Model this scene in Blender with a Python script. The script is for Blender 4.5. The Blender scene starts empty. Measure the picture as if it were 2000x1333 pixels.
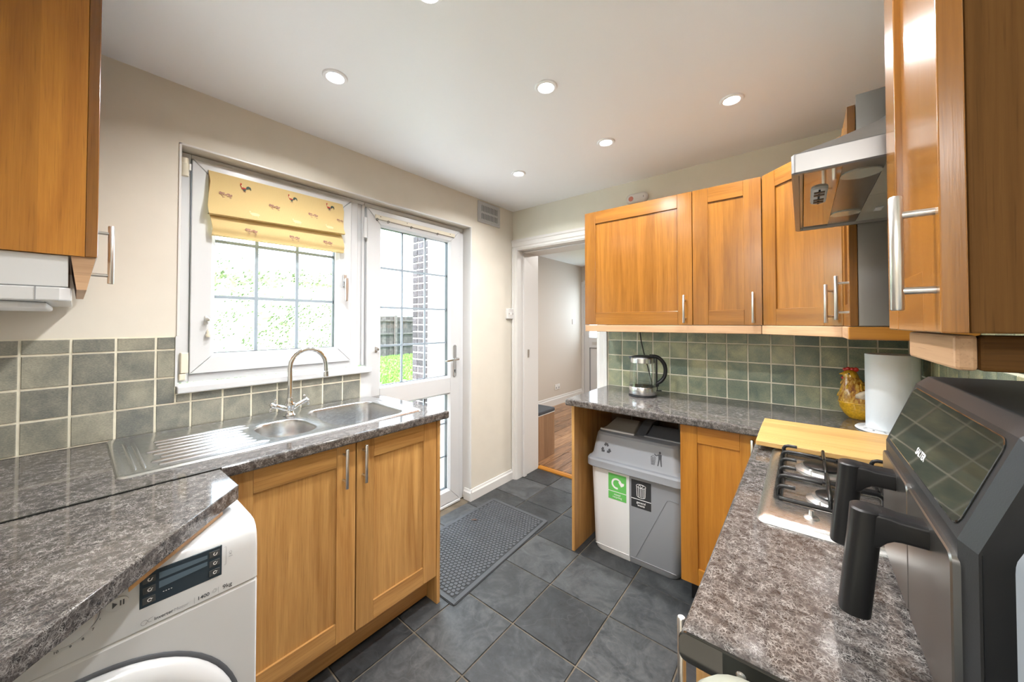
import bpy, bmesh, math, random
from mathutils import Vector, Matrix
random.seed(11)
S = bpy.context.scene
COL = S.collection
PI = math.pi

# ------------------------------------------------------------------ camera
cd = bpy.data.cameras.new('camera')
cam = bpy.data.objects.new('camera', cd)
COL.objects.link(cam)
cam.location = (1.951, -2.406, 1.338)
cam.rotation_euler = (math.radians(90.925), 0, math.radians(39.17))
cd.sensor_width = 36.0
cd.lens = 696.0 / 2000 * 36
cd.shift_y = -(666.5 - 620.0) / 2000
cd.clip_start = 0.02
cd.clip_end = 200
S.camera = cam

# ------------------------------------------------------------------ world, sun, exposure
w = bpy.data.worlds.new('sky')
S.world = w
w.use_nodes = True
nt = w.node_tree
nt.nodes.clear()
bg = nt.nodes.new('ShaderNodeBackground')
bg.inputs[0].default_value = (0.72, 0.87, 1.0, 1)
bg.inputs[1].default_value = 10.5
nt.links.new(bg.outputs[0], nt.nodes.new('ShaderNodeOutputWorld').inputs[0])

def lamp(name, kind, loc, rot, energy, color=(1, 1, 1), parent=None, **kw):
    l = bpy.data.lights.new(name, kind)
    l.energy = energy
    l.color = color
    for k, v in kw.items():
        setattr(l, k, v)
    o = bpy.data.objects.new(name, l)
    COL.objects.link(o)
    o.rotation_euler = rot
    o.location = loc
    if parent:
        o.parent = parent
    return o

sun = lamp('sun', 'SUN', (3, -8, 9), (0, 0, 0), 18.0, (1.0, 0.96, 0.90), angle=0.01)
sun.rotation_euler = Vector((-0.28, 0.72, -0.62)).to_track_quat('-Z', 'Y').to_euler()
# daylight portals in the window and the glazed door
for nm, y, z, sy, sz in (('window_portal', -1.75, 1.58, 0.62, 0.85), ('door_portal', -0.93, 1.05, 0.62, 1.95)):
    p = lamp(nm, 'AREA', (-0.2, y, z), (0, -PI / 2, 0), 1.0, shape='RECTANGLE', size=sz, size_y=sy)
    p.data.cycles.is_portal = True

vs = S.view_settings
vs.view_transform = 'Standard'
vs.look = 'None'
vs.gamma = 1.0
vs.use_curve_mapping = False
vs.exposure = 0.1
LAMP_W = 10.0

# ------------------------------------------------------------------ geometry helpers
LOC = {}

class MB:
    def __init__(s):
        s.v = []
        s.f = []
        s.m = []
    def add(s, vs_, fs, mi=0):
        b = len(s.v)
        s.v += [tuple(q) for q in vs_]
        for f in fs:
            s.f.append([b + i for i in f])
            s.m.append(mi)
        return s
    def box(s, x0, y0, z0, x1, y1, z1, mi=0):
        return s.add([(x0, y0, z0), (x1, y0, z0), (x1, y1, z0), (x0, y1, z0), (x0, y0, z1), (x1, y0, z1), (x1, y1, z1), (x0, y1, z1)],
                     [(0, 3, 2, 1), (4, 5, 6, 7), (0, 1, 5, 4), (1, 2, 6, 5), (2, 3, 7, 6), (3, 0, 4, 7)], mi)
    def ob(s, P, a0, a1, b0, b1, c0, c1, mi=0):
        q = [P(a, b, c) for c in (c0, c1) for a, b in ((a0, b0), (a1, b0), (a1, b1), (a0, b1))]
        return s.add(q, [(0, 3, 2, 1), (4, 5, 6, 7), (0, 1, 5, 4), (1, 2, 6, 5), (2, 3, 7, 6), (3, 0, 4, 7)], mi)
    def poly(s, pts, mi=0):
        return s.add(pts, [tuple(range(len(pts)))], mi)
    def prism(s, pts, vec, mi=0):
        n = len(pts)
        q = [Vector(p) for p in pts]
        vec = Vector(vec)
        fs = [tuple(range(n))[::-1], tuple(range(n, 2 * n))]
        fs += [(i, (i + 1) % n, n + (i + 1) % n, n + i) for i in range(n)]
        return s.add(q + [p + vec for p in q], fs, mi)
    def loft(s, loops, cap0=True, cap1=True, mi=0, closed=True):
        n = len(loops[0])
        vs_ = [p for l in loops for p in l]
        fs = []
        for k in range(len(loops) - 1):
            for i in range(n if closed else n - 1):
                j = (i + 1) % n
                fs.append((k * n + i, k * n + j, (k + 1) * n + j, (k + 1) * n + i))
        if cap0:
            fs.append(tuple(range(n))[::-1])
        if cap1:
            fs.append(tuple(range((len(loops) - 1) * n, len(loops) * n)))
        return s.add(vs_, fs, mi)
    def lathe(s, prof, c, n=24, axis=(0, 0, 1), mi=0, sx=1.0, sy=1.0):
        ax = Vector(axis).normalized()
        u = Vector((1, 0, 0)) if abs(ax.x) < 0.9 else Vector((0, 1, 0))
        u = (u - ax * u.dot(ax)).normalized()
        v = ax.cross(u)
        c = Vector(c)
        loops = [[c + ax * z + (u * math.cos(2 * PI * i / n) * sx + v * math.sin(2 * PI * i / n) * sy) * max(r, 1e-5) for i in range(n)] for r, z in prof]
        return s.loft(loops, mi=mi)
    def tube(s, pts, r, n=10, mi=0, caps=True):
        pts = [Vector(p) for p in pts]
        m = len(pts)
        rr = r if isinstance(r, (list, tuple)) else [r] * m
        t0 = (pts[1] - pts[0]).normalized()
        up = Vector((0, 0, 1)) if abs(t0.z) < 0.9 else Vector((1, 0, 0))
        u = (up - t0 * up.dot(t0)).normalized()
        loops = []
        for i, p in enumerate(pts):
            t = ((pts[min(i + 1, m - 1)] - pts[max(i - 1, 0)])).normalized()
            u = (u - t * u.dot(t)).normalized()
            v = t.cross(u)
            loops.append([p + (u * math.cos(2 * PI * k / n) + v * math.sin(2 * PI * k / n)) * rr[i] for k in range(n)])
        return s.loft(loops, caps, caps, mi)
    def grid(s, xs, ys, z0, z1, holes=()):
        nx, ny = len(xs), len(ys)
        vs_ = [(x, y, z) for z in (z0, z1) for y in ys for x in xs]
        I = lambda i, j, k: k * nx * ny + j * nx + i
        solid = lambda i, j: 0 <= i < nx - 1 and 0 <= j < ny - 1 and (i, j) not in holes
        fs = []
        for i in range(nx - 1):
            for j in range(ny - 1):
                if not solid(i, j):
                    continue
                fs.append((I(i, j, 1), I(i + 1, j, 1), I(i + 1, j + 1, 1), I(i, j + 1, 1)))
                fs.append((I(i, j, 0), I(i, j + 1, 0), I(i + 1, j + 1, 0), I(i + 1, j, 0)))
                for di, dj, a, b in ((-1, 0, (i, j + 1), (i, j)), (1, 0, (i + 1, j), (i + 1, j + 1)), (0, -1, (i, j), (i + 1, j)), (0, 1, (i + 1, j + 1), (i, j + 1))):
                    if not solid(i + di, j + dj):
                        fs.append((I(*a, 0), I(*b, 0), I(*b, 1), I(*a, 1)))
        return s.add(vs_, fs)
    def mesh(s, name, mats, off=(0, 0, 0), smooth=None):
        me = bpy.data.meshes.new(name)
        bm = bmesh.new()
        o = Vector(off)
        bv = [bm.verts.new(Vector(p) - o) for p in s.v]
        for f, mi in zip(s.f, s.m):
            try:
                bf = bm.faces.new([bv[i] for i in f])
                bf.material_index = mi
            except ValueError:
                pass
        loose = [q for q in bm.verts if not q.link_faces]
        bmesh.ops.delete(bm, geom=loose, context='VERTS')
        bmesh.ops.recalc_face_normals(bm, faces=bm.faces)
        bm.to_mesh(me)
        bm.free()
        for m in (mats if isinstance(mats, (list, tuple)) else [mats]):
            me.materials.append(m)
        if smooth:
            for p in me.polygons:
                p.use_smooth = True
            me.set_sharp_from_angle(angle=math.radians(smooth))
        return me
    def build(s, name, mats, parent=None, loc=None, bevel=0, seg=2, smooth=None):
        off = LOC[parent.name] if parent else (loc or (0, 0, 0))
        o = bpy.data.objects.new(name, s.mesh(name, mats, off, smooth))
        COL.objects.link(o)
        if parent:
            o.parent = parent
            LOC[o.name] = off
        else:
            o.location = off
            LOC[o.name] = off
        if bevel:
            b = o.modifiers.new('bevel', 'BEVEL')
            b.width = bevel
            b.segments = seg
            b.limit_method = 'ANGLE'
            b.angle_limit = math.radians(40)
            b.harden_normals = False
        return o

def tag(o, label, cat, group=None, kind=None):
    if label:
        o['label'] = label
    if cat:
        o['category'] = cat
    if group:
        o['group'] = group
    if kind:
        o['kind'] = kind
    return o

def thing(name, label, cat, loc=(0, 0, 0), group=None):
    o = bpy.data.objects.new(name, None)
    COL.objects.link(o)
    o.location = loc
    o.empty_display_size = 0.05
    LOC[o.name] = tuple(loc)
    return tag(o, label, cat, group)

def struct(o, label=None):
    o['kind'] = 'structure'
    if label:
        o['label'] = label
        o['category'] = o.name.split('_')[0]
    return o

def copy_tree(o, parent=None):
    c = o.copy()
    COL.objects.link(c)
    if parent:
        c.parent = parent
    LOC[c.name] = LOC.get(o.name, (0, 0, 0))
    for ch in list(o.children):
        copy_tree(ch, c)
    return c

def PL(o, u, v, n=None):
    o, u, v = Vector(o), Vector(u), Vector(v)
    n = Vector(n) if n is not None else u.cross(v).normalized()
    return lambda a, b, c=0.0: o + u * a + v * b + n * c

def rrect(x0, y0, x1, y1, r, n=6):
    out = []
    for cx, cy, a0 in ((x1 - r, y1 - r, 0), (x0 + r, y1 - r, 90), (x0 + r, y0 + r, 180), (x1 - r, y0 + r, 270)):
        for k in range(n + 1):
            a = math.radians(a0 + 90 * k / n)
            out.append((cx + r * math.cos(a), cy + r * math.sin(a)))
    return out

def ell(cx, cy, rx, ry, n=20, rot=0):
    return [(cx + rx * math.cos(2 * PI * k / n) * math.cos(rot) - ry * math.sin(2 * PI * k / n) * math.sin(rot),
             cy + rx * math.cos(2 * PI * k / n) * math.sin(rot) + ry * math.sin(2 * PI * k / n) * math.cos(rot)) for k in range(n)]

def ring2d(mb, P, cx, cy, r0, r1, a0, a1, d=0.0, n=24, mi=0):
    pts = []
    for k in range(n + 1):
        a = math.radians(a0 + (a1 - a0) * k / n)
        pts.append((P(cx + r0 * math.cos(a), cy + r0 * math.sin(a), d), P(cx + r1 * math.cos(a), cy + r1 * math.sin(a), d)))
    for k in range(n):
        mb.add([pts[k][0], pts[k][1], pts[k + 1][1], pts[k + 1][0]], [(0, 1, 2, 3)], mi)

def stroke(mb, P, pts, w_, d=0.0, mi=0):
    for (a, b), (c, e) in zip(pts[:-1], pts[1:]):
        L = math.hypot(c - a, e - b) or 1e-6
        nx, ny = -(e - b) / L * w_ / 2, (c - a) / L * w_ / 2
        mb.add([P(a + nx, b + ny, d), P(a - nx, b - ny, d), P(c - nx, e - ny, d), P(c + nx, e + ny, d)], [(0, 1, 2, 3)], mi)

def text(mb, P, body, x, y, size, d=0.0, mi=0, align='LEFT', bold=0.0, sx=1.0, shear=0.0):
    cu = bpy.data.curves.new('lettering', 'FONT')
    cu.body = body
    cu.size = size
    cu.align_x = align
    cu.offset = bold
    cu.shear = shear
    o = bpy.data.objects.new('lettering', cu)
    COL.objects.link(o)
    bpy.context.view_layer.update()
    ev = o.evaluated_get(bpy.context.evaluated_depsgraph_get())
    me = ev.to_mesh()
    wd = max([q.co.x * sx for q in me.vertices] or [0])
    mb.add([P(x + q.co.x * sx, y + q.co.y, d) for q in me.vertices], [tuple(p.vertices) for p in me.polygons], mi)
    ev.to_mesh_clear()
    bpy.data.objects.remove(o)
    bpy.data.curves.remove(cu)
    return wd

# ------------------------------------------------------------------ materials
class NT:
    def __init__(s, name):
        s.m = bpy.data.materials.new(name)
        s.m.use_nodes = True
        s.t = s.m.node_tree
        s.t.nodes.clear()
        s.out = s.n('ShaderNodeOutputMaterial')
        s.b = s.n('ShaderNodeBsdfPrincipled')
        s.l(s.b.outputs[0], s.out.inputs[0])
    def n(s, typ, **kw):
        q = s.t.nodes.new(typ)
        for k, v in kw.items():
            setattr(q, k, v)
        return q
    def l(s, a, b):
        s.t.links.new(a, b)
    def set(s, **kw):
        for k, v in kw.items():
            i = s.b.inputs[k.replace('_', ' ')]
            i.default_value = (*v, 1) if isinstance(v, tuple) and len(v) == 3 else v
    def coord(s, scale=(1, 1, 1), world=True, rand=0.0, turn=False):
        src = s.n('ShaderNodeNewGeometry').outputs['Position'] if world else s.n('ShaderNodeTexCoord').outputs['Object']
        if rand:
            oi = s.n('ShaderNodeObjectInfo')
            ad = s.n('ShaderNodeVectorMath', operation='ADD')
            mu = s.n('ShaderNodeMath', operation='MULTIPLY')
            mu.inputs[1].default_value = rand
            s.l(oi.outputs['Random'], mu.inputs[0])
            s.l(src, ad.inputs[0])
            s.l(mu.outputs[0], ad.inputs[1])
            src = ad.outputs[0]
        if turn:
            vr = s.n('ShaderNodeVectorRotate', rotation_type='Z_AXIS')
            vr.inputs['Angle'].default_value = math.radians(45)
            s.l(src, vr.inputs['Vector'])
            src = vr.outputs[0]
        mp = s.n('ShaderNodeMapping')
        mp.inputs['Scale'].default_value = scale
        s.l(src, mp.inputs[0])
        return mp.outputs[0]
    def noise(s, vec, scale, detail=3, rough=0.5, dist=0.0):
        q = s.n('ShaderNodeTexNoise')
        q.inputs['Scale'].default_value = scale
        q.inputs['Detail'].default_value = detail
        q.inputs['Roughness'].default_value = rough
        q.inputs['Distortion'].default_value = dist
        s.l(vec, q.inputs['Vector'])
        return q.outputs['Fac']
    def ramp(s, fac, stops):
        q = s.n('ShaderNodeValToRGB')
        e = q.color_ramp.elements
        e[0].position, e[0].color = stops[0][0], (*stops[0][1], 1)
        e[1].position, e[1].color = stops[-1][0], (*stops[-1][1], 1)
        for p, c in stops[1:-1]:
            x = e.new(p)
            x.color = (*c, 1)
        s.l(fac, q.inputs[0])
        return q.outputs[0]
    def mix(s, fac, a, b, mode='MIX'):
        q = s.n('ShaderNodeMix', data_type='RGBA', blend_type=mode)
        for i, v in ((0, fac), (6, a), (7, b)):
            if isinstance(v, (int, float)):
                q.inputs[i].default_value = v
            elif isinstance(v, tuple):
                q.inputs[i].default_value = (*v, 1)
            else:
                s.l(v, q.inputs[i])
        return q.outputs[2]
    def math(s, op, a, b=0.0, clamp=False):
        q = s.n('ShaderNodeMath', operation=op)
        q.use_clamp = clamp
        for i, v in ((0, a), (1, b)):
            if isinstance(v, (int, float)):
                q.inputs[i].default_value = v
            else:
                s.l(v, q.inputs[i])
        return q.outputs[0]
    def col(s, c):
        s.l(c, s.b.inputs['Base Color'])
    def bump(s, h, strength=0.2, dist=0.002):
        q = s.n('ShaderNodeBump')
        q.inputs['Strength'].default_value = strength
        q.inputs['Distance'].default_value = dist
        s.l(h, q.inputs['Height'])
        s.l(q.outputs[0], s.b.inputs['Normal'])

def plain(name, c, rough=0.5, metal=0.0, var=0.0, vs_=8.0, bump=0.0, bs=200.0, rand=0.0, coat=0.0, spec=0.5, emit=None, es=1.0, trans=0.0):
    t = NT(name)
    t.set(Roughness=rough, Metallic=metal, Coat_Weight=coat, Specular_IOR_Level=spec)
    src = None
    if var or rand:
        v = t.coord(rand=9.0 if rand else 0)
        n = t.noise(v, vs_, 4)
        lo = tuple(max(0, q * (1 - var)) for q in c)
        hi = tuple(min(1, q * (1 + var)) for q in c)
        src = t.ramp(n, [(0.3, lo), (0.7, hi)])
        if rand:
            oi = t.n('ShaderNodeObjectInfo')
            g = t.math('ADD', t.math('MULTIPLY', oi.outputs['Random'], rand * 2), 1 - rand)
            cc = t.n('ShaderNodeCombineColor')
            for i in range(3):
                t.l(g, cc.inputs[i])
            src = t.mix(1.0, src, cc.outputs[0], 'MULTIPLY')
        t.col(src)
    else:
        t.set(Base_Color=c)
    if bump:
        t.bump(t.noise(t.coord(), bs, 3), bump, 0.001)
    if emit:
        t.set(Emission_Color=emit, Emission_Strength=es)
    return t.m

_wood = {}
def wood(tone, ax):
    if (tone, ax) in _wood:
        return _wood[tone, ax]
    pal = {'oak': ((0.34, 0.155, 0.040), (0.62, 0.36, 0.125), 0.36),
           'oakwall': ((0.180, 0.068, 0.010), (0.300, 0.128, 0.021), 0.20),  # same oak as the base units, retoned for the light up there
           'oakend': ((0.085, 0.038, 0.009), (0.135, 0.066, 0.018), 0.7),  # same oak darkened, shade of the near side panel put into colour
           'pale': ((0.42, 0.25, 0.135), (0.56, 0.365, 0.22), 0.5),
           'amber': ((0.36, 0.138, 0.015), (0.53, 0.24, 0.034), 0.33),  # brighter copy of the oak, light and reflection put into the tone
           'walnut': ((0.25, 0.14, 0.075), (0.36, 0.22, 0.13), 0.5),
           'bamboo': ((0.42, 0.245, 0.078), (0.56, 0.355, 0.130), 0.45)}[tone]
    t = NT('wood_%s_%s' % (tone, ax))
    i = 'xyz'.index('x' if ax == 'd' else ax)
    turn = ax == 'd'
    sc = [1.0, 1.0, 1.0]
    sc[i] = 0.06
    v = t.coord(tuple(sc), rand=3.0, turn=turn)
    big = t.noise(v, 16, 4, 0.55, 1.6)
    sc2 = [1.0, 1.0, 1.0]
    sc2[i] = 0.025
    v2 = t.coord(tuple(sc2), rand=3.0, turn=turn)
    fine = t.noise(v2, 230, 4, 0.7)
    f = t.math('ADD', t.math('MULTIPLY', big, 0.68), t.math('MULTIPLY', fine, 0.32))
    c = t.ramp(f, [(0.33, pal[0]), (0.66, pal[1])])
    pores = t.ramp(t.noise(v2, 420, 2, 0.5), [(0.30, (0.55, 0.5, 0.45)), (0.42, (1, 1, 1))])
    c = t.mix(0.4, c, pores, 'MULTIPLY')
    # glued staves: each band across the grain has its own tone
    sp = t.n('ShaderNodeSeparateXYZ')
    t.l(t.coord(rand=1.7), sp.inputs[0])
    o = {'x': 'Z', 'd': 'Z', 'y': 'Z', 'z': 'X'}[ax]
    a = t.math('ADD', sp.outputs[o], t.math('MULTIPLY', sp.outputs['Y'], 1.0 if ax == 'z' else 0.0))
    wn = t.n('ShaderNodeTexWhiteNoise', noise_dimensions='1D')
    t.l(t.math('FLOOR', t.math('MULTIPLY', a, 8.0)), wn.inputs['W'])
    g = t.ramp(wn.outputs['Value'], [(0, (0.86, 0.84, 0.82)), (1, (1.08, 1.06, 1.04))])
    c = t.mix(1.0, c, g, 'MULTIPLY')
    t.col(c)
    t.set(Roughness=pal[2], Coat_Weight=0.35 if tone in ('oak', 'oakwall') else 0.0, Coat_Roughness=0.22, Specular_IOR_Level=0.15 if tone == 'oakend' else 0.5)
    t.bump(fine, 0.12, 0.001)
    _wood[tone, ax] = t.m
    return t.m

def m_laminate(tone=1.0, name='laminate'):
    t = NT(name)
    v = t.coord()
    nz = t.n('ShaderNodeTexNoise')
    nz.inputs['Scale'].default_value = 75
    nz.inputs['Detail'].default_value = 3
    t.l(v, nz.inputs['Vector'])
    ad = t.n('ShaderNodeVectorMath', operation='MULTIPLY_ADD')
    ad.inputs[1].default_value = (0.022, 0.022, 0.022)
    t.l(nz.outputs['Color'], ad.inputs[0])
    t.l(v, ad.inputs[2])
    vo = t.n('ShaderNodeTexVoronoi', feature='DISTANCE_TO_EDGE')
    vo.inputs['Scale'].default_value = 120
    t.l(ad.outputs[0], vo.inputs['Vector'])
    vo2 = t.n('ShaderNodeTexVoronoi', feature='DISTANCE_TO_EDGE')
    vo2.inputs['Scale'].default_value = 260
    t.l(ad.outputs[0], vo2.inputs['Vector'])
    base = t.ramp(t.noise(v, 85, 4, 0.6), [(0.32, (0.025 * tone, 0.0225 * tone, 0.0225 * tone)), (0.5, (0.060 * tone, 0.052 * tone, 0.049 * tone)), (0.7, (0.122 * tone, 0.104 * tone, 0.095 * tone))])
    veins = t.ramp(vo.outputs['Distance'], [(0.0, (0.9, 0.9, 0.9)), (0.10, (0, 0, 0))])
    veins2 = t.ramp(vo2.outputs['Distance'], [(0.0, (0.6, 0.6, 0.6)), (0.11, (0, 0, 0))])
    msk = t.ramp(t.noise(v, 62, 3), [(0.36, (0.12, 0.12, 0.12)), (0.66, (0.85, 0.85, 0.85))])
    k = t.math('MULTIPLY', t.math('MAXIMUM', veins, veins2), msk)
    t.col(t.mix(k, base, (0.38, 0.36, 0.345)))
    t.set(Roughness=0.075, Specular_IOR_Level=0.6)
    return t.m

def m_tile(name, stops, rough, rs=5.0):
    t = NT(name)
    v = t.coord(rand=7.0)
    oi = t.n('ShaderNodeObjectInfo')
    f = t.math('ADD', t.math('MULTIPLY', t.noise(v, 14, 3, 0.5, 0.4), 0.75), t.math('MULTIPLY', t.math('SUBTRACT', oi.outputs['Random'], 0.5), 0.30))
    fine = t.noise(t.coord((1, 1, 2.2)), 170, 5, 0.7)
    f = t.math('ADD', f, t.math('MULTIPLY', t.math('SUBTRACT', fine, 0.5), 0.85))
    t.col(t.ramp(t.math('ADD', f, 0.1), stops))
    t.set(Roughness=rough)
    h = t.math('ADD', t.noise(v, 30, 3), t.math('MULTIPLY', fine, 0.5))
    t.bump(h, 0.35, 0.002)
    return t.m

def m_slate():
    t = NT('slate')
    v = t.coord(rand=11.0)
    oi = t.n('ShaderNodeObjectInfo')
    n = t.noise(v, 7, 7, 0.68, 1.8)
    n2 = t.noise(v, 60, 4, 0.65)
    f = t.math('ADD', t.math('MULTIPLY', n, 0.6), t.math('MULTIPLY', n2, 0.25))
    f = t.math('ADD', f, t.math('MULTIPLY', oi.outputs['Random'], 0.22))
    c = t.ramp(f, [(0.32, (0.012, 0.0135, 0.015)), (0.52, (0.032, 0.035, 0.038)), (0.76, (0.086, 0.090, 0.093))])
    vo = t.n('ShaderNodeTexVoronoi', feature='DISTANCE_TO_EDGE')
    vo.inputs['Scale'].default_value = 2.2
    nz = t.n('ShaderNodeTexNoise')
    nz.inputs['Scale'].default_value = 7
    t.l(v, nz.inputs['Vector'])
    ad = t.n('ShaderNodeVectorMath', operation='MULTIPLY_ADD')
    ad.inputs[1].default_value = (0.25, 0.25, 0.25)
    t.l(nz.outputs['Color'], ad.inputs[0])
    t.l(v, ad.inputs[2])
    t.l(ad.outputs[0], vo.inputs['Vector'])
    line = t.ramp(vo.outputs['Distance'], [(0.0, (1, 1, 1)), (0.008, (0, 0, 0))])
    k = t.math('MULTIPLY', line, 0.09)
    t.col(t.mix(k, c, (0.22, 0.22, 0.22)))
    t.set(Roughness=0.42)
    t.l(t.ramp(n2, [(0.3, (0.34, 0.34, 0.34)), (0.7, (0.55, 0.55, 0.55))]), t.b.inputs['Roughness'])
    t.bump(t.math('ADD', n, t.math('MULTIPLY', n2, 0.4)), 0.35, 0.004)
    return t.m

def m_brushed(name, c=(0.62, 0.62, 0.61), rough=0.3, ax='z'):
    t = NT(name)
    sc = [1.0, 1.0, 1.0]
    sc['xyz'.index(ax)] = 0.02
    n = t.noise(t.coord(tuple(sc)), 2600, 2, 0.5)
    t.set(Metallic=1.0, Base_Color=c, Roughness=rough)
    t.l(t.ramp(n, [(0.2, (rough * 0.9,) * 3), (0.8, (rough * 1.1,) * 3)]), t.b.inputs['Roughness'])
    return t.m

def m_glass(name, tint=(1, 1, 1), refl=0.08):
    t = NT(name)
    tr = t.n('ShaderNodeBsdfTransparent')
    tr.inputs[0].default_value = (*tint, 1)
    gl = t.n('ShaderNodeBsdfGlossy')
    gl.inputs['Roughness'].default_value = 0.02
    lw = t.n('ShaderNodeLayerWeight')
    lw.inputs['Blend'].default_value = 0.15
    mx = t.n('ShaderNodeMixShader')
    t.l(t.math('ADD', t.math('MULTIPLY', lw.outputs['Facing'], 0.35), refl * 0.4, True), mx.inputs[0])
    t.l(tr.outputs[0], mx.inputs[1])
    t.l(gl.outputs[0], mx.inputs[2])
    t.l(mx.outputs[0], t.out.inputs[0])
    return t.m

def m_hen():
    t = NT('streaked_hen_glaze')
    n = t.noise(t.coord((1, 1, 0.35)), 95, 3, 0.6, 0.8)
    t.col(t.ramp(n, [(0.36, (0.22, 0.060, 0.008)), (0.5, (0.52, 0.24, 0.020)), (0.64, (0.74, 0.48, 0.10))]))
    t.set(Roughness=0.12, Coat_Weight=0.5)
    t.bump(n, 0.5, 0.002)
    return t.m

def m_gingham():
    t = NT('yellow_check_fabric')
    v = t.coord()
    sp = t.n('ShaderNodeSeparateXYZ')
    t.l(v, sp.inputs[0])
    st = []
    for ch in ('Y', 'Z'):
        st.append(t.math('GREATER_THAN', t.math('FRACT', t.math('MULTIPLY', sp.outputs[ch], 330.0)), 0.5))
    k = t.math('MULTIPLY', t.math('ADD', st[0], st[1]), 0.5)
    c = t.mix(k, (0.70, 0.55, 0.28), (0.65, 0.47, 0.20))
    t.col(c)
    t.set(Roughness=0.9)
    # thin cotton lets some daylight through
    tl = t.n('ShaderNodeBsdfTranslucent')
    t.l(c, tl.inputs[0])
    mx = t.n('ShaderNodeMixShader')
    mx.inputs[0].default_value = 0.12
    t.l(t.b.outputs[0], mx.inputs[1])
    t.l(tl.outputs[0], mx.inputs[2])
    t.l(mx.outputs[0], t.out.inputs[0])
    return t.m

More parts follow.
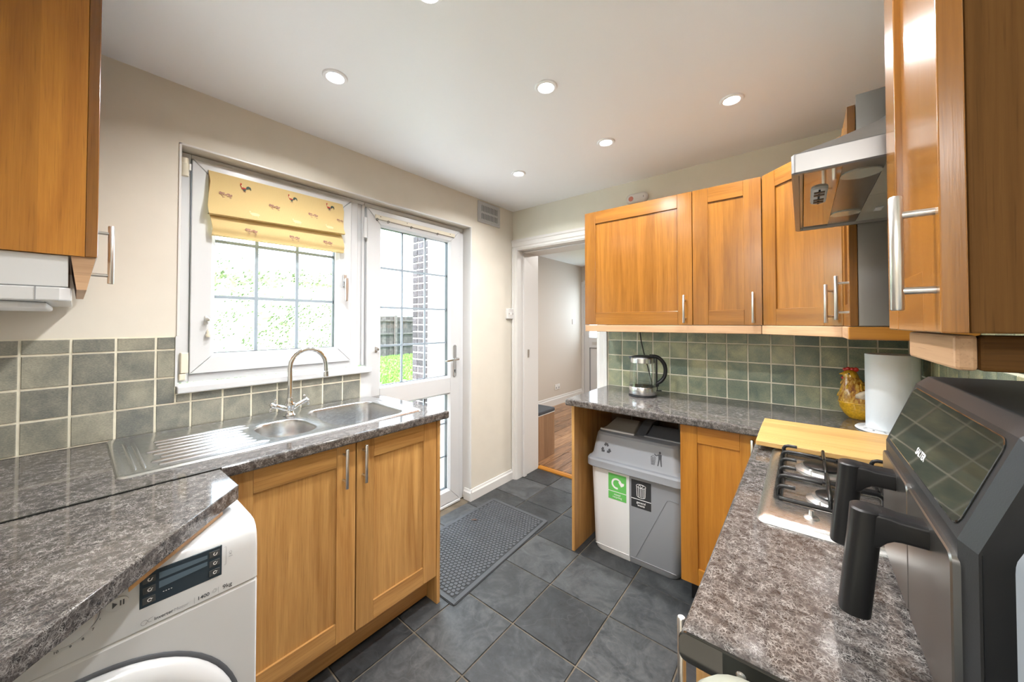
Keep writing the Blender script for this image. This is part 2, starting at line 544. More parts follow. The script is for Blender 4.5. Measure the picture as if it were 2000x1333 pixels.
M = dict(
    cream=plain('cream_paint', (0.67, 0.63, 0.55), 0.75, var=0.02, bump=0.06, bs=300),
    sage=plain('pale_grey_paint', (0.70, 0.69, 0.60), 0.75, var=0.02, bump=0.06, bs=300),  # less yellow than the cream of the window wall
    ceil=plain('ceiling_paint', (0.89, 0.915, 0.95), 0.5),
    white=plain('white_gloss_paint', (0.68, 0.67, 0.655), 0.35),
    upvc=plain('white_upvc', (0.62, 0.63, 0.645), 0.28),
    ivory=plain('ivory_plastic', (0.70, 0.65, 0.53), 0.4),
    gasket=plain('black_gasket', (0.05, 0.055, 0.06), 0.5),
    grid=plain('grey_glazing_bar', (0.31, 0.37, 0.43), 0.4),
    grout=plain('grout', (0.74, 0.70, 0.57), 0.85, var=0.08, vs_=30),
    floorgrout=plain('floor_grout', (0.13, 0.105, 0.075), 0.9, var=0.3, vs_=12),
    tile_left=m_tile('stone_green_tile', [(0.2, (0.112, 0.118, 0.108)), (0.5, (0.225, 0.220, 0.182)), (0.82, (0.37, 0.345, 0.265))], 0.38),
    tile_back=m_tile('green_glazed_tile', [(0.2, (0.115, 0.155, 0.128)), (0.5, (0.245, 0.275, 0.195)), (0.82, (0.50, 0.47, 0.28))], 0.24),
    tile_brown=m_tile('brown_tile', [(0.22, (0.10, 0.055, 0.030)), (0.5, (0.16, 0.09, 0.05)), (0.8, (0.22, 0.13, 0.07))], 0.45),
    slate=m_slate(),
    laminate=m_laminate(0.76, 'speckled_laminate'),
    steel=m_brushed('brushed_steel', (0.62, 0.625, 0.63), 0.26, 'y'),
    steelx=m_brushed('brushed_steel_x', (0.40, 0.40, 0.395), 0.30, 'x'),
    satin=plain('satin_nickel', (0.62, 0.61, 0.60), 0.32, 1.0),
    chrome=plain('chrome', (0.78, 0.79, 0.80), 0.07, 1.0),
    black=plain('black_plastic', (0.010, 0.010, 0.011), 0.38, spec=0.35),
    blackm=plain('matt_black', (0.012, 0.0125, 0.014), 0.55, bump=0.1, bs=900),
    iron=plain('black_enamel', (0.006, 0.006, 0.0065), 0.28, spec=0.35),
    gloss=plain('black_glass', (0.012, 0.013, 0.012), 0.04, coat=0.6),
    wm=plain('white_enamel', (0.60, 0.612, 0.625), 0.22, coat=0.3),
    wmdark=plain('dark_blue_grey_plastic', (0.028, 0.042, 0.058), 0.25),
    wmtray=plain('blue_grey_plastic', (0.10, 0.145, 0.19), 0.2),
    ink=plain('dark_print', (0.07, 0.075, 0.085), 0.6),
    ink2=plain('grey_print', (0.30, 0.31, 0.33), 0.6),
    wprint=plain('white_print', (0.85, 0.85, 0.85), 0.5),
    green=plain('green_print', (0.13, 0.50, 0.11), 0.5),
    dkprint=plain('charcoal_print', (0.028, 0.030, 0.033), 0.5),
    binwhite=plain('white_bin_plastic', (0.74, 0.75, 0.76), 0.4, bump=0.05, bs=600),
    bingrey=plain('grey_bin_plastic', (0.26, 0.275, 0.30), 0.45, bump=0.05, bs=600),
    binlid=plain('pale_grey_lid_plastic', (0.33, 0.35, 0.385), 0.38),
    bindark=plain('dark_grey_flap_plastic', (0.155, 0.165, 0.18), 0.4),
    binbeige=plain('beige_flap_plastic', (0.42, 0.385, 0.33), 0.4),
    rubber=plain('grey_rubber', (0.055, 0.059, 0.066), 0.6, var=0.12, vs_=6),
    rubberdk=plain('dark_rubber', (0.020, 0.0215, 0.024), 0.75),
    glass=m_glass('window_glass'),
    kglass=m_glass('kettle_glass', (0.985, 0.99, 0.99), 0.04),
    water=m_glass('water', (0.93, 0.96, 0.96), 0.12),
    lampglow=plain('lamp_glow', (1, 1, 1), 0.5, emit=(1.0, 0.97, 0.92), es=25.0),
    gingham=m_gingham(),
    red=plain('rooster_red', (0.42, 0.03, 0.025), 0.8),
    dkgreen=plain('rooster_green', (0.045, 0.075, 0.06), 0.8),
    cowbrown=plain('cow_brown', (0.34, 0.19, 0.14), 0.85),
    sheep=plain('sheep_white', (0.74, 0.60, 0.34), 0.85),
    paper=plain('kitchen_paper', (0.80, 0.85, 0.90), 0.9, bump=0.35, bs=130),
    henyellow=plain('yellow_glaze', (0.62, 0.34, 0.02), 0.12, var=0.25, vs_=120, coat=0.5),
    henbrown=m_hen(),
    henred=plain('red_glaze', (0.55, 0.03, 0.02), 0.12, coat=0.5),
    henwhite=plain('cream_glaze', (0.70, 0.58, 0.42), 0.15, var=0.3, vs_=60, coat=0.5),
    ventgrey=plain('grey_vent_plastic', (0.46, 0.47, 0.48), 0.5),
    creamplastic=plain('cream_plastic', (0.34, 0.35, 0.29), 0.3, coat=0.3),
    fridge=plain('pale_grey_enamel', (0.20, 0.225, 0.25), 0.4),
    dining=plain('taupe_paint', (0.58, 0.53, 0.47), 0.8),
    seatpad=plain('charcoal_fabric', (0.06, 0.065, 0.075), 0.9),
    filter=plain('filter_mesh', (0.42, 0.41, 0.36), 0.4, 0.6, bump=0.5, bs=500),
    brick=plain('dark_brick', (0.040, 0.036, 0.040), 0.9, var=0.5, vs_=60, rand=0.3, bump=0.4, bs=150),
    mortar=plain('pale_mortar', (0.62, 0.60, 0.58), 0.9),
    render=plain('white_render', (0.85, 0.84, 0.82), 0.9),
    lawn=plain('lawn_soil', (0.10, 0.22, 0.04), 0.95, var=0.3, vs_=6),
    grass=plain('grass_blade', (0.13, 0.34, 0.05), 0.8, var=0.3, vs_=30),
    fence=plain('weathered_fence', (0.062, 0.055, 0.052), 0.9, var=0.35, vs_=9, rand=0.3),
    leaf=plain('pale_hedge_leaf', (0.72, 0.78, 0.58), 0.5, var=0.15, vs_=60),  # pale tone carries the sun's overexposure on the leaves
    leafcore=plain('hedge_stems', (0.50, 0.56, 0.36), 0.8, var=0.3, vs_=20),
    leafgreen=plain('green_hedge_leaf', (0.050, 0.095, 0.022), 0.6, var=0.6, vs_=40),  # dark tone stands for leaves in shade
    leafdry=plain('dry_leaf', (0.08, 0.05, 0.04), 0.8),
    paving=plain('paving', (0.72, 0.70, 0.67), 0.9),
)

# ------------------------------------------------------------------ room shell
H = 2.308
W = 2.345
NY = -2.73
b = MB()
b.box(-0.28, -2.95, 0, 0, -2.143, H)
b.box(-0.28, -0.505, 0, 0, 0.0, H)
b.box(-0.28, -2.143, 2.068, 0, -0.505, H)
b.box(-0.28, -2.143, 0, 0, -1.312, 1.055)
wall_left = struct(b.build('wall_left', M['cream']))
b = MB()
b.box(-1.36, 0, -0.2, 0.04, 0.31, 2.5)
b.box(0.81, 0, 0, 2.6, 0.31, 2.5)
b.box(0.04, 0, 1.975, 0.81, 0.31, 2.5)
wall_back = struct(b.build('wall_back', M['sage']))
wall_right = struct(MB().box(W, -2.9, 0, W + 0.25, 0.0, H).build('wall_right', M['sage']))
b = MB().box(-0.28, NY - 0.15, 0, 1.45, NY, H)
struct(b.build('wall_near', M['cream']))
struct(MB().box(-0.28, NY - 0.15, H, 2.6, 0.0, H + 0.35).build('ceiling', M['ceil']))
# hall behind the camera, with an unseen area light added to fill the kitchen
b = MB()
b.box(0.6, -4.9, 0, 0.75, NY - 0.15, 2.4).box(3.1, -4.9, 0, 3.25, NY - 0.15, 2.4).box(0.6, -5.05, 0, 3.25, -4.9, 2.4)
b.box(0.6, -5.05, 2.4, 3.25, NY - 0.15, 2.5).box(0.6, -5.05, -0.05, 3.25, NY - 0.15, 0)
b.box(2.345, NY - 0.15, 0, 3.25, NY, 2.4)
struct(b.build('wall_hall', M['cream']))
lamp('hall_lamp', 'AREA', (1.9, -4.45, 2.36), (0, 0, 0), 75, (1, 0.98, 0.97), shape='RECTANGLE', size=2.0, size_y=0.7)

# slate floor, tile by tile
floor = struct(MB().box(-0.28, -2.95, -0.08, W, 0.31, -0.004).build('floor', M['floorgrout']))
def slab(parent, name, P, a0, a1, b0, b1, d, mat, inset=0.004, jit=0.0007):
    j = lambda: random.uniform(-jit, jit)
    q = [P(a, b_, 0) for a, b_ in ((a0 + j(), b0 + j()), (a1 + j(), b0 + j()), (a1 + j(), b1 + j()), (a0 + j(), b1 + j()))]
    h = [P(a, b_, d + j()) for a, b_ in ((a0 + inset, b0 + inset), (a1 - inset, b0 + inset), (a1 - inset, b1 - inset), (a0 + inset, b1 - inset))]
    m = MB().add(q + h, [(4, 5, 6, 7), (0, 1, 5, 4), (1, 2, 6, 5), (2, 3, 7, 6), (3, 0, 4, 7)])
    return m.build(name, mat, parent)
PF = PL((0, 0, -0.006), (1, 0, 0), (0, 1, 0))
xs = [0.0] + [0.018 + 0.3075 * k for k in range(1, 8)] + [W]
xs[1:5] = [0.322, 0.635, 0.937, 1.252]
xs[5:8] = [1.562, 1.872, 2.182]
ys = [-0.545 + 0.3055 * k for k in range(-8, 3)] + [0.31]
ys[0] = -2.88
for i in range(len(xs) - 1):
    for j in range(len(ys) - 1):
        x0, x1, y0, y1 = xs[i], xs[i + 1], ys[j], ys[j + 1]
        if y0 >= -0.01:
            if x0 >= 0.81:
                continue
            x0, x1 = max(x0, 0.042), min(x1, 0.808)
        elif y1 > 0:
            if x0 > 0.81:
                y1 = 0.0
        slab(floor, 'slate_tile', PF, x0 + 0.0022, x1 - 0.0022, y0 + 0.0022, y1 - 0.0022, 0.006, M['slate'], 0.002, 0.0006)

# splashback tiles
G = 0.0012
def tile(parent, P, a0, a1, b0, b1, mat, d=0.008):
    if a1 - a0 < 0.008 or b1 - b0 < 0.008:
        return
    slab(parent, 'tile', P, a0 + G, a1 - G, b0 + G, b1 - G, d, mat, 0.0035, 0.0010)
PLf = PL((0.003, 0, 0), (0, 1, 0), (0, 0, 1))
b = MB().box(0, -2.728, 0.905, 0.0078, -2.149, 1.285).box(0, -2.149, 0.905, 0.0078, -1.378, 1.054)
b.build('grout', M['grout'], wall_left)
zr = [0.912, 1.018, 1.122, 1.232, 1.284]
yc = [-2.728] + [-2.516 + 0.1035 * k for k in range(-1, 12)]
yc = [y for y in yc if y < -1.40] + [-1.38]
for j in range(4):
    for i in range(len(yc) - 1):
        y0, y1, z0, z1 = yc[i], yc[i + 1], zr[j], zr[j + 1]
        if y0 >= -2.15 and j >= 1:
            z1 = 1.054
            if j > 1:
                continue
        if y0 < -2.15 < y1 and j >= 1:
            y1 = -2.149
        tile(wall_left, PLf, y0, y1, z0, z1, M['tile_left'])
tile(wall_left, PLf, -2.149, -2.102, 1.018, 1.054, M['tile_left'])
PB = PL((0, -0.003, 0), (1, 0, 0), (0, 0, 1))
b = MB().box(0.876, -0.0078, 0.862, W, 0, 1.33).box(0.906, -0.0045, 0.0, W, 0, 0.862)
b.build('grout', M['grout'], wall_back)
xc = [0.879, 0.981, 1.086, 1.189, 1.294, 1.399, 1.504, 1.608, 1.711, 1.816, 1.917, 2.02, 2.123, 2.226, 2.326, W]
zb = [0.900, 1.012, 1.115, 1.218, 1.322]
for i in range(len(xc) - 1):
    for j in range(4):
        tile(wall_back, PB, xc[i], xc[i + 1], zb[j], zb[j + 1], M['tile_back'])
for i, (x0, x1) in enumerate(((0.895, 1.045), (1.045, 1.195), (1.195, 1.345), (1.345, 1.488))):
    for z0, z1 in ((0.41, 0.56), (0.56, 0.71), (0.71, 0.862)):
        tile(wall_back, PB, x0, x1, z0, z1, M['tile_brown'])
PR = PL((W - 0.003, 0, 0), (0, -1, 0), (0, 0, 1))
MB().box(W - 0.0078, -1.9, 0.86, W, -0.005, 1.33).build('grout', M['grout'], wall_right)
rc = [0.008, 0.105, 0.212, 0.322, 0.425, 0.521, 0.619, 0.719, 0.82, 0.918] + [0.918 + 0.1035 * k for k in range(1, 10)]
for i in range(len(rc) - 1):
    for j in range(4):
        tile(wall_right, PR, rc[i], rc[i + 1], zb[j], zb[j + 1], M['tile_back'])

# window sill and tile trim
b = MB().box(-0.085, -2.146, 1.056, 0.032, -1.322, 1.084)
struct(b.build('trim_1', M['upvc'], bevel=0.004))
struct(MB().box(0.0, -2.151, 1.085, 0.013, -2.144, 1.285).build('trim_2', M['upvc']))
b = MB().box(-0.16, -1.378, 0.0, 0.003, -1.312, 1.055)
struct(b.build('trim_3', M['upvc']))
# white plaster bead around the reveal
b = MB().box(-0.004, -2.147, 1.285, 0.004, -2.139, 2.072).box(-0.004, -2.147, 2.064, 0.004, -0.501, 2.072).box(-0.004, -0.509, 0.09, 0.004, -0.501, 2.072)
b.box(-0.084, -0.5085, 0.02, -0.0045, -0.5052, 2.064)
struct(b.build('trim_4', M['white'], bevel=0.002))

# ------------------------------------------------------------------ window_1
PW = PL((0, 0, 0), (0, 1, 0), (0, 0, 1))
def mitre(mb, P, a0, b0, a1, b1, w_, c0, c1, g=0.0009, w2=None, c2=None):
    """mitred frame: each side a trapezoid bar; the inner edge may slope back to c2"""
    c2 = c1 if c2 is None else c2
    o = [(a0, b0), (a1, b0), (a1, b1), (a0, b1)]
    n = [(a0 + w_, b0 + w_), (a1 - w_, b0 + w_), (a1 - w_, b1 - w_), (a0 + w_, b1 - w_)]
    for k in range(4):
        l = (k + 1) % 4
        d = (o[l][0] - o[k][0], o[l][1] - o[k][1])
        L = math.hypot(*d)
        ux, uy = d[0] / L * g, d[1] / L * g
        q = [(o[k][0] + ux, o[k][1] + uy), (o[l][0] - ux, o[l][1] - uy), (n[l][0] - ux, n[l][1] - uy), (n[k][0] + ux, n[k][1] + uy)]
        vs_ = [P(x, y, c0) for x, y in q] + [P(q[0][0], q[0][1], c1), P(q[1][0], q[1][1], c1), P(q[2][0], q[2][1], c2), P(q[3][0], q[3][1], c2)]
        mb.add(vs_, [(0, 3, 2, 1), (4, 5, 6, 7), (0, 1, 5, 4), (1, 2, 6, 5), (2, 3, 7, 6), (3, 0, 4, 7)])
    return mb
win = struct(thing('window_1', None, None, (-0.1, -1.75, 1.085)))
b = MB()
b.box(-0.155, -2.142, 1.085, -0.085, -2.097, 2.066)
b.box(-0.155, -2.097, 2.047, -0.085, -1.312, 2.066)
b.box(-0.155, -2.097, 1.085, -0.085, -1.395, 1.118)
b.box(-0.155, -1.395, 1.085, -0.085, -1.352, 2.047)
b.box(-0.155, -1.352, 1.085, -0.095, -1.326, 2.047)
b.box(-0.155, -1.326, 1.085, -0.085, -1.309, 2.047)
b.build('frame', M['upvc'], win, bevel=0.003)
mitre(MB(), PW, -2.095, 1.12, -1.398, 2.045, 0.070, -0.15, -0.070).build('sash', M['upvc'], win, bevel=0.003)
mitre(MB(), PW, -2.026, 1.189, -1.467, 1.976, 0.014, -0.13, -0.073, c2=-0.088).build('glazing_bead', M['upvc'], win)
mitre(MB(), PW, -2.0125, 1.2025, -1.4805, 1.9625, 0.003, -0.12, -0.098, g=0).build('gasket', M['gasket'], win)
wy = [-2.011, -1.852, -1.672, -1.482]
wy = [-2.011, -1.848, -1.668, -1.482]
wz = [1.204, 1.457, 1.711, 1.961]
for i in range(3):
    for j in range(3):
        MB().box(-0.118, wy[i] + 0.001, wz[j] + 0.001, -0.112, wy[i + 1] - 0.001, wz[j + 1] - 0.001).build('pane', M['glass'], win)
for y in wy[1:3]:
    MB().box(-0.1195, y - 0.007, wz[0], -0.1095, y + 0.007, wz[3]).build('glazing_bar', M['grid'], win)
for z in wz[1:3]:
    MB().box(-0.1195, wy[0], z - 0.007, -0.1105, wy[3], z + 0.007).build('glazing_bar', M['grid'], win)
# espagnolette handle on the right stile
b = MB().box(-0.070, -1.448, 1.545, -0.060, -1.428, 1.612)
b.tube([(-0.06, -1.438, 1.578), (-0.043, -1.438, 1.578)], 0.010, 12)
b.loft([[(x, -1.438 + dy * s, z) for x, dy in ((-0.036, -0.009), (-0.036, 0.009), (-0.048, 0.009), (-0.048, -0.009))] for z, s in ((1.592, 0.9), (1.545, 1.0), (1.500, 0.75), (1.462, 0.7))])
b.build('handle', M['satin'], win, bevel=0.002)

# ------------------------------------------------------------------ door_1, glazed back door
door = struct(thing('door_1', None, None, (-0.1, -0.93, 0.0)))
b = MB()
b.box(-0.155, -1.309, 2.040, -0.085, -0.506, 2.066)
b.box(-0.155, -0.553, 0.0, -0.085, -0.506, 2.040)
b.box(-0.16, -1.309, 0.0, -0.06, -0.553, 0.016)
b.build('frame', M['upvc'], door, bevel=0.003)
D0, D1 = -1.303, -0.557
b = MB()
mitre(b, PW, D0, 0.02, D1, 2.036, 0.088, -0.14, -0.070)
b.ob(PW, D0 + 0.089, D1 - 0.089, 0.822, 0.936, -0.14, -0.070)
b.build('leaf', M['upvc'], door, bevel=0.003)
for z0, z1 in ((0.936, 1.948), (0.108, 0.822)):
    mitre(MB(), PW, D0 + 0.088, z0, D1 - 0.088, z1, 0.011, -0.13, -0.073, c2=-0.086).build('glazing_bead', M['upvc'], door)
    mitre(MB(), PW, D0 + 0.0985, z0 + 0.0105, D1 - 0.0985, z1 - 0.0105, 0.003, -0.12, -0.094, g=0).build('gasket', M['gasket'], door)
dy_ = [D0 + 0.1, -1.032, -0.848, D1 - 0.1]
for rows in ([0.948, 1.192, 1.437, 1.687, 1.937], [0.120, 0.350, 0.593, 0.810]):
    for j in range(len(rows) - 1):
        for i in range(3):
            MB().box(-0.118, dy_[i] + 0.001, rows[j] + 0.001, -0.112, dy_[i + 1] - 0.001, rows[j + 1] - 0.001).build('pane', M['glass'], door)
    for y in dy_[1:3]:
        MB().box(-0.1195, y - 0.0065, rows[0], -0.1095, y + 0.0065, rows[-1]).build('glazing_bar', M['grid'], door)
    for z in rows[1:-1]:
        MB().box(-0.1195, dy_[0], z - 0.0065, -0.1105, dy_[3], z + 0.0065).build('glazing_bar', M['grid'], door)
b = MB().loft([[(x, -0.6095 + a, 1.056 + c) for a, c in rrect(-0.016, -0.118, 0.016, 0.118, 0.014, 4)] for x in (-0.070, -0.062)])
b.tube([(-0.062, -0.606, 1.070), (-0.03, -0.606, 1.070)], 0.011, 12)
b.tube([(-0.03, -0.602, 1.070), (-0.026, -0.640, 1.068), (-0.028, -0.705, 1.064), (-0.034, -0.722, 1.063)], [0.010, 0.009, 0.007, 0.006], 10)
b.build('handle', M['chrome'], door, bevel=0.0015, smooth=40)
b = MB()
ring2d(b, PL((-0.0615, -0.6095, 0.985), (0, 1, 0), (0, 0, 1)), 0, 0, 0.0, 0.006, 0, 360, n=12)
b.ob(PL((-0.0615, -0.6095, 0.985), (0, 1, 0), (0, 0, 1)), -0.003, 0.003, -0.016, -0.004, -0.0004, 0.0003)
b.build('keyhole', M['gasket'], door)
for z0, z1 in ((1.845, 1.967), (0.95, 1.02)):
    b = MB().lathe([(0.0, z0), (0.011, z0), (0.011, z1), (0.0, z1)], (-0.062, -1.318, 0), 14)
    for k in (0.33, 0.66):
        z = z0 + (z1 - z0) * k
        b.lathe([(0.0115, z - 0.001), (0.0122, z - 0.001), (0.0122, z + 0.001), (0.0115, z + 0.001)], (-0.062, -1.318, 0), 14)
    b.build('hinge', M['upvc'], door, smooth=40)

# ------------------------------------------------------------------ skirting, door opening
def skirting(name, pts_profile, start, vec, mat):
    return struct(MB().prism([tuple(Vector(start) + Vector(p)) for p in pts_profile], vec).build(name, mat))
skirting('baseboard_left', [(0, 0, 0), (0.016, 0, 0), (0.016, 0, 0.060), (0.010, 0, 0.070), (0.007, 0, 0.083), (0, 0, 0.083)], (0.0, -0.506, 0), (0, 0.500, 0), M['white'])
skirting('baseboard_reveal', [(0, 0, 0), (0, -0.016, 0), (0, -0.016, 0.060), (0, -0.010, 0.070), (0, -0.007, 0.083), (0, 0, 0.083)], (-0.06, -0.5055, 0), (0.076, 0, 0), M['white'])
# lining and stop of the opening
b = MB()
b.box(0.040, -0.004, 0, 0.052, 0.31, 1.975).box(0.052, 0.075, 0, 0.066, 0.115, 1.962)
b.box(0.798, -0.004, 0, 0.81, 0.31, 1.975).box(0.784, 0.075, 0, 0.798, 0.115, 1.962)
b.box(0.052, -0.004, 1.963, 0.798, 0.31, 1.975).box(0.066, 0.075, 1.95, 0.784, 0.115, 1.962)
struct(b.build('trim_5', M['white'], bevel=0.002))
# architrave: narrow on the left (it dies into the corner), stepped mould on head and right
prof = [(0, 0), (0, -0.010), (0.018, -0.012), (0.024, -0.018), (0.055, -0.018), (0.062, -0.024), (0.080, -0.024), (0.084, 0)]
b = MB()
b.prism([(0.003, y, 1.972 + a) for a, y in prof], (0.875, 0, 0))
b.prism([(0.794 + a, y, 0.0) for a, y in prof], (0, 0, 2.055))
b.prism([(0.048 - a * 0.5, y, 0.0) for a, y in prof], (0, 0, 1.985))
struct(b.build('trim_6', M['white']))
b = MB().box(0.0525, 0.145, 1.03, 0.0545, 0.170, 1.10)
k = b.build('latch_keep', M['satin'], None, (0.0525, 0.157, 1.065))
tag(k, 'small metal latch keep let into the white lining of the inner doorway', 'latch plate')

# ------------------------------------------------------------------ dining room beyond
dfloor = struct(MB().box(-1.15, 0.31, -0.08, 2.6, 3.4, 0.006).build('floor_dining', wood('walnut', 'y')))
x = -1.15
PD = PL((0, 0, 0.004), (1, 0, 0), (0, 1, 0))
pl_m = plain('laminate_plank', (0.235, 0.125, 0.064), 0.34, var=0.0)
def m_plank():
    t = NT('rustic_plank')
    v = t.coord((9, 0.9, 1), rand=13.0)
    n = t.noise(v, 3.2, 6, 0.65, 1.3)
    oi = t.n('ShaderNodeObjectInfo')
    f = t.math('ADD', n, t.math('MULTIPLY', t.math('SUBTRACT', oi.outputs['Random'], 0.5), 0.25))
    t.col(t.ramp(f, [(0.28, (0.085, 0.042, 0.022)), (0.5, (0.30, 0.155, 0.075)), (0.75, (0.47, 0.27, 0.14))]))
    t.set(Roughness=0.3)
    return t.m
pl_m = m_plank()
i = 0
while x < 1.0:
    y = 0.352 - (i * 0.47) % 1.0
    while y < 3.4:
        y0, y1 = max(y, 0.352), min(y + 1.2, 3.39)
        if y1 - y0 > 0.05:
            slab(dfloor, 'plank', PD, x + 0.001, x + 0.152, y0 + 0.001, y1 - 0.001, 0.012, pl_m, 0.0015, 0)
        y += 1.2
    x += 0.153
    i += 1
struct(MB().prism([(0.052, 0.300, 0), (0.052, 0.300, 0.010), (0.052, 0.312, 0.020), (0.052, 0.340, 0.020), (0.052, 0.352, 0.014), (0.052, 0.352, 0)], (0.746, 0, 0)).build('trim_7', wood('amber', 'x')))
b = MB().box(-1.36, 0.31, -0.2, -1.15, 3.6, 2.5)
wall_dl = struct(b.build('wall_dining_left', M['dining']))
b = MB().box(-1.15, 3.4, 0, -1.10, 3.6, 2.5).box(-0.26, 3.4, 0, 2.6, 3.6, 2.5).box(-1.10, 3.4, 2.03, -0.26, 3.6, 2.5)
struct(b.build('wall_dining_back', M['dining']))
struct(MB().box(2.6, 0.0, 0, 2.8, 3.6, 2.5).build('wall_dining_right', M['dining']))
struct(MB().box(-1.36, 0.31, 2.36, 2.8, 3.6, 2.6).build('ceiling_dining', M['ceil']))
skirting('baseboard_dining', [(0, 0, 0), (0.02, 0, 0), (0.02, 0, 0.115), (0.012, 0, 0.128), (0.012, 0, 0.143), (0.006, 0, 0.155), (0, 0, 0.155)], (-1.15, 0.31, 0), (0, 3.09, 0), M['white'])
lamp('dining_lamp', 'AREA', (0.9, 1.9, 2.33), (0, 0, 0), 60, (1, 0.96, 0.92), shape='DISK', size=0.45)  # unseen area light added to brighten the dining room
# far white door of the dining room
d2 = struct(thing('door_2', None, None, (-0.68, 3.42, 0.0)))
PD2 = PL((0, 3.42, 0), (1, 0, 0), (0, 0, 1))
b = MB()
mitre(b, PD2, -1.095, 0.02, -0.265, 2.02, 0.10, -0.03, 0.03)
b.ob(PD2, -0.995, -0.365, 0.90, 1.08, -0.03, 0.03)
b.build('leaf', M['upvc'], d2, bevel=0.004)
MB().ob(PD2, -0.99, -0.37, 0.12, 0.90, -0.02, 0.012).build('panel', M['upvc'], d2, bevel=0.004)
mitre(MB(), PD2, -0.994, 0.118, -0.366, 0.902, 0.012, 0.0, 0.024, g=0).build('gasket', plain('grey_gasket', (0.2, 0.21, 0.23), 0.5), d2)
MB().ob(PD2, -0.99, -0.37, 1.08, 1.92, -0.004, 0.004).build('pane', M['glass'], d2)
b = MB().ob(PD2, -0.94, -0.76, 0.955, 1.005, 0.03, 0.036)
b.build('letter_plate', M['satin'], d2, bevel=0.003)
b = MB().box(-1.148, 3.38, 0, -1.10, 3.402, 2.08).box(-0.26, 3.38, 0, -0.19, 3.402, 2.08).box(-1.10, 3.38, 2.03, -0.26, 3.402, 2.10)
struct(b.build('trim_8', M['white'], bevel=0.003))
# bench just inside the doorway
t = thing('storage_bench', 'wood effect storage bench with charcoal padded top just inside the dining room', 'bench', (-0.25, 0.52, 0.016))
MB().box(-0.50, 0.375, 0.016, -0.008, 0.68, 0.445).build('body', wood('walnut', 'z'), t, bevel=0.003)
MB().box(-0.505, 0.372, 0.446, -0.004, 0.688, 0.485).build('seat_pad', M['seatpad'], t, bevel=0.012, seg=3)
MB().box(-0.503, 0.374, 0.441, -0.006, 0.684, 0.447).build('trim_strip', M['white'], t)
# dining wall plates
def plate(name, label, cat, P, w_, h_, d, mat, extra):
    t = thing(name, label, cat, tuple(P(0, 0, 0)))
    b = MB().loft([[P(a, c, z) for a, c in rrect(-w_ / 2 + i_, -h_ / 2 + i_, w_ / 2 - i_, h_ / 2 - i_, 0.005, 3)] for z, i_ in ((0, 0), (d * 0.7, 0), (d, 0.003))])
    b.build('faceplate', mat, t)
    for nm, a0, a1, c0, c1, m in extra:
        MB().ob(P, a0, a1, c0, c1, d - 0.001, d + 0.003).build(nm, m, t, bevel=0.001)
    return t
PQ = PL((-1.149, 3.10, 1.36), (0, 1, 0), (0, 0, 1))
plate('light_switch', 'white light switch high on the dining room wall', 'switch', PQ, 0.087, 0.087, 0.009, M['white'], [('rocker', -0.012, 0.012, -0.02, 0.02, M['wprint'])])
PQ = PL((-1.149, 2.56, 0.30), (0, 1, 0), (0, 0, 1))
plate('wall_socket', 'white double socket low on the dining room wall above the skirting', 'socket', PQ, 0.147, 0.087, 0.010, M['white'], [('rocker', -0.05, -0.03, 0.012, 0.03, M['wprint']), ('rocker', 0.03, 0.05, 0.012, 0.03, M['wprint']), ('pin_holes', -0.052, -0.028, -0.022, 0.0, M['ink2']), ('pin_holes', 0.028, 0.052, -0.022, 0.0, M['ink2'])])

# ------------------------------------------------------------------ kitchen units
def bar_handle(parent, P, a, b_, L=0.15, st=0.030, r=0.0062, c=0.02):
    m = MB()
    m.lathe([(0, 0), (r * 0.8, 0), (r, 0.0015), (r, L - 0.0015), (r * 0.8, L), (0, L)], P(a, b_ - L / 2, c + st), 14, axis=P(0, 1, 0) - P(0, 0, 0))
    for s in (-1, 1):
        m.tube([P(a, b_ + s * L * 0.33, c - 0.001), P(a, b_ + s * L * 0.33, c + st)], r * 0.68, 10)
    return m.build('handle', M['satin'], parent, smooth=40)

def shaker(parent, P, w_, h, tone, axh, sw=0.073, rw=0.076, th=0.02, handle=None, hl=0.148):
    d = MB().ob(P, sw - 0.006, w_ - sw + 0.006, rw - 0.006, h - rw + 0.006, 0.003, th - 0.008).build('door', wood(tone, 'z'), parent)
    for a0 in (0.0, w_ - sw):
        MB().ob(P, a0, a0 + sw, 0, h, 0, th).build('stile', wood(tone, 'z'), d, bevel=0.0015)
    for b0 in (0.0, h - rw):
        MB().ob(P, sw + 0.0004, w_ - sw - 0.0004, b0, b0 + rw, 0, th - 0.0004).build('rail', wood(tone, axh), d, bevel=0.0012)
    if handle:
        bar_handle(d, P, handle[0], handle[1], hl, c=th)
    return d

# sink base unit -----------------------------------------------------------
sc = thing('base_cabinet', 'oak base cabinet with two shaker doors under the steel sink', 'cabinet', (0.3, -1.70, 0), 'oak base cabinets')
b = MB()
b.box(0.02, -2.112, 0.13, 0.562, -2.094, 0.868).box(0.02, -1.320, 0.13, 0.562, -1.303, 0.868).box(0.02, -2.094, 0.13, 0.562, -1.320, 0.146)
b.build('carcass', wood('oak', 'z'), sc)
MB().box(0.02, -1.302, 0.0, 0.590, -1.283, 0.872).build('end_panel', wood('oak', 'z'), sc, bevel=0.001)
MB().box(0.500, -2.112, 0.012, 0.518, -1.303, 0.128).build('plinth', wood('oak', 'y'), sc)
Pa = PL((0.565, -2.1115, 0.131), (0, 1, 0), (0, 0, 1))
shaker(sc, Pa, 0.4105, 0.736, 'oak', 'y', handle=(0.362, 0.655))
Pb = PL((0.565, -1.6965, 0.131), (0, 1, 0), (0, 0, 1))
shaker(sc, Pb, 0.3935, 0.736, 'oak', 'y', handle=(0.024, 0.652))

